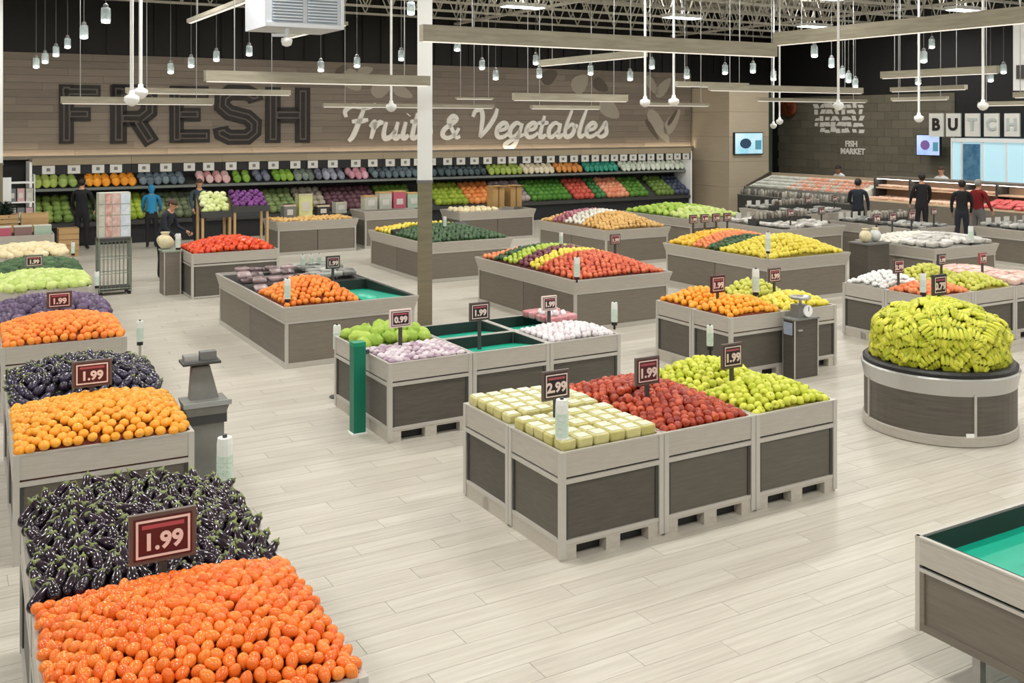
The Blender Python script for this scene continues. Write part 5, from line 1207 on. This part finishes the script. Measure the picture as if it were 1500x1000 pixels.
for i, (a, m, h, lb) in enumerate(((0.15, PALEBOX, 0.32, 'pale carton leftmost on the low table by the cooler'), (0.55, PALEBOX, 0.4, 'pale carton second on the low table by the cooler'), (0.95, PINKBOX, 0.42, 'bright pink carton on the low table by the cooler'), (1.35, MINTBOX, 0.36, 'mint carton at the right of the pink carton'))):
    q = FX.p(a, 0.3, 0.97); c = Fr(q.x, q.y); t = thing('carton', lb, 'carton', q, c.t)
    MB().box(0, 0.34, 0, 0.3, 0, h).build('body', m, t); MB().box(0.08, 0.26, -0.006, 0, 0.1, 0.25).build('label_print', CARD, t); MB().box(-0.004, 0.344, -0.004, 0.304, h, h+0.03).build('rim', CART, t)
for i, (a, lb) in enumerate(((0.75, 'brown cardboard box on the right of the cauliflower table, left one'), (1.32, 'brown cardboard box on the right of the cauliflower table, right one'))):
    q = FN.p(a+0.62, 0.62, 0.83); c = Fr(q.x, q.y); t = thing('cardboard_box', lb, 'box', q, c.t)
    MB().box(0, 0.36, 0, 0.35, 0, 0.6).build('body', CART, t); MB().box(0.16, 0.2, -0.004, 0, 0.0, 0.6).build('tape', mat('tape_brown', srgb(130, 96, 52), 0.5), t); MB().box(0, 0.36, -0.12, 0.0, 0.6, 0.61).build('flap', CART, t)
# wire rack with picture cards
FW = Fr(-7.39, 18.79)
t = thing('wire_rack', 'wire trolley rack with picture cards beside the left row', 'rack', FW.p(-0.27, 0, 0), FW.t)
RW_, RD_ = 0.56, 0.36
WIRE = mat('rack_wire', srgb(140, 150, 136), 0.4, 0.4)
for x in (0, RW_):
    for y in (0, RD_): MB().tube([(x, y, 0.05), (x, y, 1.05)], 0.014, 6).build('upright', WIRE, t)
for z in (0.12, 0.4, 0.68, 1.0):
    MB().tube([(0, 0, z), (RW_, 0, z), (RW_, RD_, z), (0, RD_, z), (0, 0, z)], 0.008, 5).build('wire_ring', WIRE, t)
wm = MB().tube([(0, 0, 0.1), (0, 0, 1.0)], 0.005, 4).mesh('wire', WIRE)
for i in range(1, 8):
    for y in (0, RD_): obj('wire', wm, t, (RW_*i/8, y, 0))
for i in range(1, 5):
    for x in (0, RW_): obj('wire', wm, t, (x, RD_*i/5, 0))
MB().box(0, RW_, 0, RD_, 0.08, 0.14).build('bottom_shelf', DARKGREY, t); MB().box(-0.01, RW_+0.01, -0.01, RD_+0.01, 1.0, 1.06).build('top_shelf', DARKGREY, t)
MB().box(0.0, RW_, 0.03, RD_-0.03, 1.06, 1.9).build('card_block', PALEBOX, t)
for c_, (x0, x1, m) in enumerate(((0.0, 0.1, PALEBOX), (0.11, 0.22, mat('card_red', srgb(180, 96, 90), 0.5, 0, srgb(226, 200, 186), 9)), (0.23, 0.37, mat('card_pink', srgb(226, 206, 198), 0.5, 0, srgb(196, 150, 140), 9)), (0.38, 0.55, mat('card_blue', srgb(190, 206, 222), 0.5, 0, srgb(230, 232, 234), 9)))):
    for r in range(4): MB().box(x0+0.004, x1-0.004, 0.015, 0.03, 1.08+r*0.205, 1.27+r*0.205).build('picture_card', m, t)
for x in (0.03, RW_-0.03):
    for y in (0.03, RD_-0.03): MB().lathe([(0.03, 0), (0.035, 0.03), (0.03, 0.06)], 8).build('wheel', BLACK, t, (x, y, 0.0))
# pale bagging counter left of the peppers
FB2 = Fr(*ground(240, 433, 0))
t = thing('bagging_counter', 'small grey counter between the wire rack and the red peppers', 'counter', FB2.p(0, 0, 0), FB2.t)
MB().box(0, 0.31, 0, 0.4, 0, 0.8).build('body', TAUPE, t); MB().box(-0.02, 0.33, -0.02, 0.42, 0.8, 0.83).build('top', mat('sage_top', srgb(156, 164, 150), 0.5), t)
for x in (0, 0.29): MB().box(x, x+0.02, -0.01, 0.0, 0, 0.8).build('edge_strip', FRAME, t)
q = FB2.p(0.02, 0.14, 0.83); t = thing('paper_sack', 'cream paper sack lying on the small grey counter', 'sack', q, FB2.t + 0.3)
deform(MB().ball((0.1, 0.12, 0.14), 0.16, 0.13, 0.14, 14, 9), lambda x, y, z: (x+0.02*math.sin(20*z), y, z)).build('sack', mat('cream_paper', srgb(220, 206, 160), 0.7, 0, srgb(234, 226, 200), 8), t, smooth=True); MB().lathe([(0.05, 0.24), (0.09, 0.32)], 10, (0.1, 0.12, 0)).build('gathered_neck', mat('cream_paper', srgb(220, 206, 160)), t)
q = FB2.p(0.27, 0.06, 0.83); bag_roll(q.x, q.y, 0.83, 0.3, 'white bag roll beside the red peppers', 0.05)
# crates, plant and boxes at the far left
fr = unit_frame(5, 0)
bin_box(fr, WU, DV-0.006, 0.8, 'grey bin with pink and mint boxes at the far end of the left row', 'bins of the left row', zf=lambda a, b: 0.79, lift=0.0, pallet=False)
for a, b, m, lb in ((0.1, 0.1, PINKBOX, 'dusky pink box left at the far end of the left row'), (0.5, 0.12, mat('dusky', srgb(150, 116, 112), 0.6), 'dull red box in the middle at the far end of the left row'), (0.88, 0.1, MINTBOX, 'mint box right at the far end of the left row')):
    q = fr.p(a, b, 0.795); t = thing('carton', lb, 'carton', q, fr.t); MB().box(0, 0.34, 0, 0.3, 0, 0.17).build('body', m, t); MB().box(-0.005, 0.345, -0.005, 0.305, 0.17, 0.19).build('lid', PALEBOX, t)
wood_crate(fr.at(0.05, 0.75), 0.55, 0.45, 0.4, 0.795, 'upper wooden crate at the far left, under the dark plant'); wood_crate(fr.at(0.65, 0.75), 0.55, 0.45, 0.4, 0.795, 'wooden crate at the far left, right of the plant crate')
q = fr.p(0.33, 0.98, 1.0); t = thing('potted_plant', 'dark bushy potted plant in the wooden crate at the far left', 'plant', q, 0)
MB().lathe([(0.1, -0.19), (0.13, 0.0), (0.12, 0.02)], 14).build('pot', BLACK, t)
lm_ = MB().tube([(0, 0, 0), (0.0, 0.09, 0.1), (0.0, 0.2, 0.13)], [0.004, 0.035, 0.004], 5).mesh('leaf', mat('dark_leaf', srgb(22, 38, 26), 0.5))
for i in range(46): obj('leaf', lm_, t, (RC.uniform(-.06, .06), RC.uniform(-.06, .06), RC.uniform(0.05, 0.3)), (RC.uniform(-0.6, 0.6), RC.uniform(-0.4, 0.4), RC.uniform(0, 6.28)))
x, y = ground(86, 377, 0); wood_crate(Fr(x, y), 0.45, 0.4, 0.68, 0, 'tall wooden crate standing beside the man in black', 5)
x, y = -11.0, 23.0
t = thing('shelf_unit', 'white shelf unit with checkered packs at the left edge', 'shelf', (x-0.9, y, 0), fl0.t)
for z in (0.3, 0.9, 1.35, 1.8): MB().box(0, 0.95, 0, 0.35, z, z+0.03).build('shelf', WHITE, t)
for x0 in (0, 0.93): MB().box(x0, x0+0.02, 0, 0.35, 0, 2.0).build('side', WHITE, t)
MB().box(0, 0.45, -0.02, 0, 1.4, 1.95).build('header_panel', WHITE, t)
for r, z in enumerate((0.33, 0.93, 1.38)):
    for i in range(5):
        q = Fr(-11.9, 23.0).p(0.04+i*0.18, 0.04, z+0.003); t = thing('carton', f"small {('white', 'grey', 'rose')[(i+r) % 3]} pack {('leftmost', 'second', 'third', 'fourth', 'rightmost')[i]} on the {('low', 'middle', 'upper')[r]} white shelf", 'pack', q, fl0.t)
        MB().box(0, 0.15, 0, 0.22, 0, 0.3).build('body', (PALEBOX, GREYBOX, mat('rose_box', srgb(206, 170, 170), 0.6))[(i+r) % 3], t); MB().box(0.03, 0.12, -0.004, 0, 0.08, 0.2).build('label_print', CARD, t)

# ================================================================== FISH AND MEAT COUNTERS, RIGHT
f0, f1 = W2.along(1093, -4.6), W2.along(1258, -4.6)
ICE = mat('crushed_ice', srgb(214, 218, 200), 0.5, 0, srgb(236, 236, 226), 30, bump=0.3)
t = thing('fish_counter', 'long fish counter with sloping ice bed under the fish market lettering', 'counter', W2.p(0, 0, 0), W2.t)
MB().box(f0, f1, -4.6, -3.4, 0, 0.78).build('base', DARKGREY, t)
MB().hexa([(f0, -4.6, 0.78), (f1, -4.6, 0.78), (f1, -3.4, 0.78), (f0, -3.4, 0.78), (f0, -4.6, 0.98), (f1, -4.6, 0.98), (f1, -3.4, 1.36), (f0, -3.4, 1.36)]).build('ice_bed', ICE, t)
MB().hexa([(f0-0.05, -4.65, 0.2), (f0, -4.65, 0.2), (f0, -3.4, 0.2), (f0-0.05, -3.4, 0.2), (f0-0.05, -4.65, 1.0), (f0, -4.65, 1.0), (f0, -3.4, 1.5), (f0-0.05, -3.4, 1.5)]).build('end_panel', mat('dark_brown', srgb(66, 54, 44), 0.6), t)
MB().box(f0, f1, -3.4, -3.2, 0, 1.45).build('back_ledge', mat('ledge_tan', srgb(170, 154, 130), 0.5), t); MB().box(f0, f1, -4.66, -4.6, 0.9, 1.02).build('front_ledge', STEEL, t)
MB().box(f0, f1, -5.0, -4.66, 0.0, 0.72).build('front_shelf', DARKGREY, t); MB().box(f0, f1, -5.02, -4.66, 0.72, 0.75).build('shelf_top', MIDGREY, t)
FJR = random.Random(31)
K_BOT = Kind([MB().lathe([(0.05, 0), (0.055, 0.01), (0.055, 0.14), (0.035, 0.18)], 10).mesh('bottle', fruit('bottle_mixed', srgb(30, 28, 28), srgb(206, 200, 186), 0.2), True)], 0, 'up0')
for i in range(58): put(K_BOT, W2.p(f0+0.1+(f1-f0-0.2)*i/57, -4.82+FJR.uniform(-0.06, 0.06), 0.75), Euler((0, 0, i)), FJR.uniform(0.8, 1.2), 'small bottle on the ledge in front of the ice bed', 'bottle', 'bottles on the fish counter ledge')
K_FISH = [Kind([deform(MB().ball((0, 0, 0), 0.17, 0.04, 0.06, 12, 7), lambda x, y, z: (x, y*(1-abs(min(0, x))*3), z*(1 if x > -0.1 else 0.6+(-x-0.1)*8))).mesh('fish', fruit(n_, a_, b_, 0.25), True)], 0, 'any') for n_, a_, b_ in (('silver_fish', srgb(190, 192, 184), srgb(220, 220, 210)), ('pink_fish', srgb(226, 150, 120), srgb(240, 200, 180)))]
RF = random.Random(9)
for i in range(34):
    for j in range(4):
        a = f0+0.2+(f1-f0-0.4)*(i+0.5)/34; b = -4.45+j*0.27; g = 1 if a > f0+(f1-f0)*0.38 and RF.random() < 0.75 else 0
        put(K_FISH[g], W2.p(a, b, 0.98+(b+4.6)/1.2*0.38+0.03), Euler((0.4, 0, W2.t+rad(90)+RF.uniform(-0.3, 0.3))), RF.uniform(0.8, 1.1), ('silver fish laid out on the ice bed', 'pinkish fish fillet laid out on the ice bed')[g], 'fish', ('silver fish on ice', 'pink fish on ice')[g])
m0, m1 = W2.along(1262, -4.6), W2.along(1560, -4.6)
t = thing('meat_counter', 'lit meat counter with two cream shelves right of the fish counter', 'counter', W2.p(0, 0, 0), W2.t)
CREAMP = mat('counter_cream', srgb(226, 200, 168), 0.5)
MB().box(m0, m1, -4.6, -3.5, 0, 0.85).build('base', TAUPE, t); MB().box(m0, m1, -4.6, -3.5, 0.85, 0.9).build('deck', CREAMP, t); MB().box(m0, m1, -4.0, -3.5, 1.2, 1.24).build('upper_shelf', CREAMP, t)
MB().box(m0, m1, -3.5, -3.4, 0.9, 1.5).build('back_board', mat('counter_tan', srgb(180, 150, 124), 0.6), t); MB().box(m0, m1, -4.0, -3.4, 1.5, 1.56).build('hood', TAUPE, t); MB().box(m0, m1, -3.95, -3.85, 1.48, 1.5).build('light_strip', COOLGLOW, t)
for px in (1262, 1313, 1392, 1440): x = W2.along(px, -4.6); MB().box(x-0.03, x+0.03, -4.02, -3.5, 0.9, 1.5).build('divider', DARKGREY, t)
K_MEAT = Kind([pack_mesh('meat_tray', 0.24, 0.17, 0.05, fruit('meat_red', srgb(190, 40, 50), srgb(226, 110, 104), 0.35, 10), 0.02)], 0, 'flat'); K_POUL = Kind([pack_mesh('meat_tray', 0.24, 0.17, 0.05, fruit('poultry_pink', srgb(230, 176, 150), srgb(240, 214, 192), 0.35, 10), 0.02)], 0, 'flat')
fm2 = Fr(W2.x, W2.y, W2.deg)
ms = W2.along(1440, -4.6)
heap(fm2, m0+0.1, ms, -4.55, -3.55, lambda a, b: 0.905, K_POUL, 0.27, 'pale pink poultry tray in the lit meat counter', 'tray', 'poultry trays', spb=0.24)
heap(fm2, ms, m1-0.1, -4.58, -4.02, lambda a, b: 0.905+0.3*(b+4.6), K_MEAT, 0.26, 'red meat tray at the right end of the meat counter', 'tray', 'red meat trays', spb=0.16)
heap(fm2, m0+0.1, ms, -3.98, -3.6, lambda a, b: 1.245, K_POUL, 0.27, 'pale pink poultry tray on the upper shelf of the meat counter', 'tray', 'upper poultry trays', spb=0.2)
# islands of packed goods in front of the counters
JARM = MB().lathe([(0.035, 0), (0.04, 0.01), (0.04, 0.1), (0.028, 0.125)], 10).mesh('jar', fruit('jar_mixed', srgb(60, 44, 38), srgb(196, 190, 176), 0.25), True); K_JAR = Kind([JARM], 0, 'up0')
for F0, w, l, lb, kd, plab, ct, sp in ((Fr(6.07, 22.6), 2.0, 2.2, 'island of white packs behind the mangoes', K_WPACK, 'white pack on the island behind the mangoes', 'tray', 0.24), (Fr(9.0, 22.7), 1.5, 2.4, 'island of grey packs behind the white produce table', K_GPACK, 'grey pack on the island behind the white produce', 'tray', 0.24),
                                      (Fr(12.1, 21.0), 2.0, 2.8, 'pale sided island of packs at the right edge', K_GPACK, 'grey pack on the pale sided island at the right edge', 'tray', 0.25), (Fr(7.6, 26.4), 2.0, 2.4, 'far island of dark packs in front of the fish counter', K_GPACK, 'dark grey pack in front of the fish counter', 'tray', 0.25)):
    t = table(F0, w, l, 0.81, lb, G_T, 1, 2)
    MB().box(0.1, w-0.1, l*0.44, l*0.56, 0.8, 0.95).build('riser', DARKGREY, t)
    heap(F0, 0.1, w-0.1, 0.1, l*0.43, lambda a, b: 0.8+0.03*math.sin(9*a), kd, sp, plab, ct, plab + 's', spb=0.2); heap(F0, 0.1, w-0.1, l*0.57, l-0.1, lambda a, b: 0.8+0.03*math.sin(9*a), kd, sp, plab, ct, plab + 's', spb=0.2)
    for r_ in (0.47, 0.53):
        for i in range(int((w-0.3)/0.12)):
            q = F0.p(0.2+i*0.12, l*r_, 0.95); put(K_JAR, q, Euler((0, 0, i)), RF.uniform(0.9, 1.35), 'small jar on the ' + lb, 'jar', 'jars on the ' + lb)
    for i in range(6):
        q = F0.p(w*(i+0.5)/6, l*0.9, 0.82); c_ = thing('shelf_card', 'small white card on the ' + lb, 'card', q, F0.t + RF.uniform(-0.4, 0.4), 'white cards on the ' + lb)
        MB().box(-0.07, 0.07, 0, 0.006, 0.04, 0.2).build('card', CARD, c_); MB().box(-0.03, 0.03, -0.02, 0.03, 0, 0.04).build('holder', BLACK, c_)
    for k, a in enumerate((0.25, 0.75)):
        q = F0.p(w*a, l*0.12, 0); price_sign(q.x, q.y, 1.15, 0.19, 0.17, '3.99', f"{('left', 'right')[k]} price sign, {lb}", 0.82, face=SIGNBLK)
q = Fr(6.8, 19.3); t = thing('pedestal', 'charcoal pedestal with cream sacks right of the yellow heap', 'pedestal', q.p(0, 0, 0), q.t)
MB().box(0, 0.6, 0, 0.45, 0, 0.86).build('body', DARKW, t); MB().box(-0.02, 0.62, -0.02, 0.47, 0.86, 0.89).build('top', MIDGREY, t)
for k in range(2):
    s_ = thing('paper_sack', f"cream sack on the charcoal pedestal right of the yellow heap, {('left', 'right')[k]} one", 'sack', q.p(0.16+0.28*k, 0.2, 0.89), q.t+k)
    MB().ball((0, 0, 0.12), 0.13, 0.11, 0.12, 12, 8).build('sack', mat(('cream_paper', 'white_sack')[k], srgb(216, 220, 216), 0.6), s_, smooth=True); MB().lathe([(0.04, 0.2), (0.07, 0.27)], 10).build('gathered_neck', mat('cream_paper', srgb(220, 206, 160)), s_)

# ================================================================== PEOPLE
def person(x, y, face_deg, height, skin, hair, top, bottom, label, lean=0.0, arms=(0.3, 0.3), long_hair=False, apron=None, z=0.0):
    """one continuous body grown on a posed skeleton; facing -Y before turning by face_deg"""
    k = height/1.75
    J = {'pelvis': (0, 0, .95, .135, .1), 'belly': (0, 0, 1.1, .135, .1), 'chest': (0, .01, 1.3, .16, .11), 'collar': (0, .01, 1.44, .1, .075), 'neck': (0, 0, 1.51, .052, .055), 'jaw': (0, -.025, 1.58, .062, .075), 'skull': (0, -.01, 1.66, .078, .095), 'crown': (0, 0, 1.72, .05, .06)}
    E_ = [('pelvis', 'belly'), ('belly', 'chest'), ('chest', 'collar'), ('collar', 'neck'), ('neck', 'jaw'), ('jaw', 'skull'), ('skull', 'crown')]
    for s_, n in ((-1, 'l'), (1, 'r')):
        ar = arms[0 if s_ < 0 else 1]
        sh = Vector((s_*.19, .01, 1.41)); el = sh + Vector((s_*.05, -.28*math.sin(ar*0.6), -.28*math.cos(ar*0.6))); wr = el + Vector((-s_*.02, -.25*math.sin(ar*1.5), -.25*math.cos(ar*1.5))); hd = wr + (wr-el).normalized()*0.08
        for nm, p, r in (('sh', sh, .062), ('el', el, .045), ('wr', wr, .03), ('hd', hd, .036)): J[nm+n] = (*p, r, r*(0.7 if nm == 'hd' else 1))
        E_ += [('collar', 'sh'+n), ('sh'+n, 'el'+n), ('el'+n, 'wr'+n), ('wr'+n, 'hd'+n)]
        for nm, p, r in (('hip', (s_*.095, 0, .88), .095), ('kn', (s_*.105, -.02, .49), .062), ('an', (s_*.105, .02, .1), .042), ('to', (s_*.12, -.13, .045), .04)): J[nm+n] = (*p, r, r)
        E_ += [('pelvis', 'hip'+n), ('hip'+n, 'kn'+n), ('kn'+n, 'an'+n), ('an'+n, 'to'+n)]
    names = list(J); upper = [n for n in names if not n.startswith(('hip', 'kn', 'an', 'to', 'pelvis'))]
    P = {}
    Mx = Matrix.Rotation(lean, 3, 'X')
    for n in names:
        p = Vector(J[n][:3])
        if n in upper: p = Mx @ (p-Vector((0, 0, .97))) + Vector((0, 0, .97))
        P[n] = p
    me = bpy.data.meshes.new('skeleton'); me.from_pydata([tuple(P[n]) for n in names], [(names.index(a), names.index(b)) for a, b in E_], [])
    o = bpy.data.objects.new('person', me); COL.objects.link(o)
    sk = o.modifiers.new('skin', 'SKIN'); sk.use_smooth_shade = True; sb = o.modifiers.new('sub', 'SUBSURF'); sb.levels = 2
    lay = me.skin_vertices[0] if len(me.skin_vertices) else None
    if lay is None: 
        bpy.context.view_layer.objects.active = o; lay = me.skin_vertices.new() if hasattr(me.skin_vertices, 'new') else None
    for i, n in enumerate(names):
        lay.data[i].radius = J[n][3:5]; lay.data[i].use_root = (n == 'pelvis')
    bpy.context.view_layer.update(); dg = bpy.context.evaluated_depsgraph_get()
    body = bpy.data.meshes.new_from_object(o.evaluated_get(dg)); bpy.data.objects.remove(o, do_unlink=True)
    mb = MB(); mb.v = [tuple(v.co) for v in body.vertices]; mb.f = [tuple(p.vertices) for p in body.polygons]; nb_ = len(mb.f)
    for n, s_ in (('l', -1), ('r', 1)):
        h_, w_ = P['hd'+n], P['wr'+n]; d = (h_-w_).normalized(); side = d.cross(Vector((0, 1, 0))).normalized(); fwd = side.cross(d)
        for q in range(4):
            b0 = h_ + d*0.02 + fwd*((q-1.5)*0.018); ln = (0.06, 0.07, 0.065, 0.05)[q]
            mb.tube([b0, b0+d*ln*0.55, b0+d*ln*0.9-side*s_*0.015], [.009, .008, .006], 6)
        b0 = h_ - d*0.02 + fwd*0.03; mb.tube([b0, b0+fwd*0.02+d*0.03, b0+fwd*0.022+d*0.055], [.011, .009, .006], 6)
    hq = Mx @ Vector((0, -.02, 1.63)) 
    hc = Mx @ (Vector((0, -.012, 1.64))-Vector((0, 0, .97))) + Vector((0, 0, .97))
    nose = hc + Mx @ Vector((0, -.1, -.005)); mb.ball(tuple(nose), .014, .02, .022, 8, 5)
    for s_ in (-1, 1): mb.ball(tuple(hc + Mx @ Vector((s_*.082, .01, 0))), .012, .022, .034, 8, 5)
    m_ = mb.mesh('person', skin, True)
    for mm in (top, bottom, BLACK): m_.materials.append(mm)
    segs = [(P[a], P[b], a, b) for a, b in E_]
    def slot(c):
        best = None
        for pa, pb, a, b in segs:
            ab = pb-pa; tt = max(0, min(1, (c-pa).dot(ab)/ab.length_squared)); dd = (c-pa-ab*tt).length
            if best is None or dd < best[0]: best = (dd, a, b, tt)
        _, a, b, tt = best
        if a in ('neck', 'jaw', 'skull') or (a == 'collar' and b == 'neck' and tt > 0.5) or a.startswith('wr'): return 0
        if a.startswith('an'): return 3
        if a.startswith(('hip', 'kn')) or b.startswith('hip') or (a == 'pelvis' and b == 'belly' and tt < 0.15): return 2
        return 1
    for i, p in enumerate(m_.polygons): p.material_index = slot(Vector(p.center)) if i < nb_ else 0
    o = tag(obj('person', m_, None, (x, y, z), (0, 0, rad(face_deg))), label, 'person'); o.scale = (k, k, k)
    hm = MB().ball((0, 0, 0), .092, .108, .1, 14, 10)
    def cut(a, b, c):
        if c < -0.01 and b < 0.02: c, b, a = c*0.2+0.0, b*0.55, a*0.9
        if long_hair and c < 0 and b > 0: c *= 2.2
        return (a, b, c)
    ho = deform(hm, cut).build('hair', hair, o, tuple(hc + Mx @ Vector((0, .018, .03))), (lean, 0, 0), smooth=True)
    for s_ in (-1, 1): MB().ball((0, 0, 0), .009, .006, .007, 6, 4).build('eye', BLACK, o, tuple(hc + Mx @ Vector((s_*.032, -.085, .02))))
    if apron: MB().hexa([(-.15, -.13, .55), (.15, -.13, .55), (.15, -.12, .55), (-.15, -.12, .55), (-.12, -.15, 1.3), (.12, -.15, 1.3), (.12, -.14, 1.3), (-.12, -.14, 1.3)]).build('apron', apron, o)
    return o
SK1 = mat('skin_a', srgb(198, 150, 120), 0.5); SK2 = mat('skin_b', srgb(170, 120, 92), 0.5); HB = mat('hair_dark', srgb(32, 26, 22), 0.6); HG = mat('hair_grey', srgb(160, 156, 150), 0.6); HBR = mat('hair_brown', srgb(74, 50, 36), 0.6)
CLK = mat('cloth_black', srgb(26, 26, 30), 0.8); CLN = mat('cloth_navy', srgb(32, 38, 50), 0.8); CLT = mat('cloth_slate', srgb(48, 64, 72), 0.8); CLR = mat('cloth_red', srgb(130, 20, 26), 0.8); CLB = mat('cloth_blue', srgb(30, 130, 176), 0.7); CLG = mat('cloth_grey', srgb(110, 108, 108), 0.8); CLW = mat('cloth_white', srgb(220, 220, 216), 0.8)
d = 25.4; person((120-750)/FPX*d, d, 190, 1.80, SK1, HB, CLK, CLK, 'person in black seen from behind at the cooler, arms lowered', arms=(0.5, 0.5))
d = 20.6; person((238-750)/FPX*d, d, 80, 1.68, SK1, HBR, CLN, CLK, 'person in a dark shirt bending over the small grey counter', lean=0.35, arms=(0.9, 1.0))
d = 26.2; person((292-750)/FPX*d, d, 30, 1.74, SK1, HBR, CLT, CLK, 'person with brown hair in a slate top behind the cauliflower stand', arms=(0.6, 0.4), long_hair=True)
d = 25.8; person((222-750)/FPX*d, d, 200, 1.62, SK2, CLB, CLB, CLK, 'person in a bright blue hooded jacket by the cooler', lean=0.2, arms=(0.8, 0.8), long_hair=True)
d = 26.0; person((1257-750)/FPX*d, d, 150, 1.76, SK1, HB, CLN, CLK, 'person in navy standing in front of the fish counter', arms=(0.3, 0.8))
d = 27.4; person((1350-750)/FPX*d, d, 175, 1.82, SK1, HB, CLK, CLK, 'broad person in a black jacket at the meat counter', arms=(0.5, 0.5))
d = 25.6; person((1409-750)/FPX*d, d, 160, 1.74, SK2, HB, CLK, CLN, 'person in black beside the shopper in red', arms=(0.4, 0.4))
d = 25.9; person((1433-750)/FPX*d, d, 120, 1.75, SK1, HG, CLR, CLG, 'person with grey hair and a red jacket at the meat counter', arms=(0.5, 0.9))
a = W2.along(1379, -2.4); q = W2.p(a, -2.4); person(q.x, q.y, W2.deg, 1.86, SK1, HBR, CLW, CLK, 'person in white working behind the meat counter', arms=(0.8, 0.8), apron=CLK)
a = W2.along(1232, -2.4); q = W2.p(a, -2.4); person(q.x, q.y, W2.deg, 1.76, SK2, HB, CLW, CLK, 'person in white working behind the fish counter', lean=0.2, arms=(1.0, 0.8), apron=CLN)
for m_ in (GLOW, HIGHGLOW, BEAMGLOW, BULB):
    if hasattr(m_, 'cycles'): m_.cycles.emission_sampling = 'NONE'
# ------------------------------------------------------------------ set down the produce
flush()
for t in PROTO.values():
    for c in list(t.children): bpy.data.objects.remove(c, do_unlink=True)
    bpy.data.objects.remove(t, do_unlink=True)
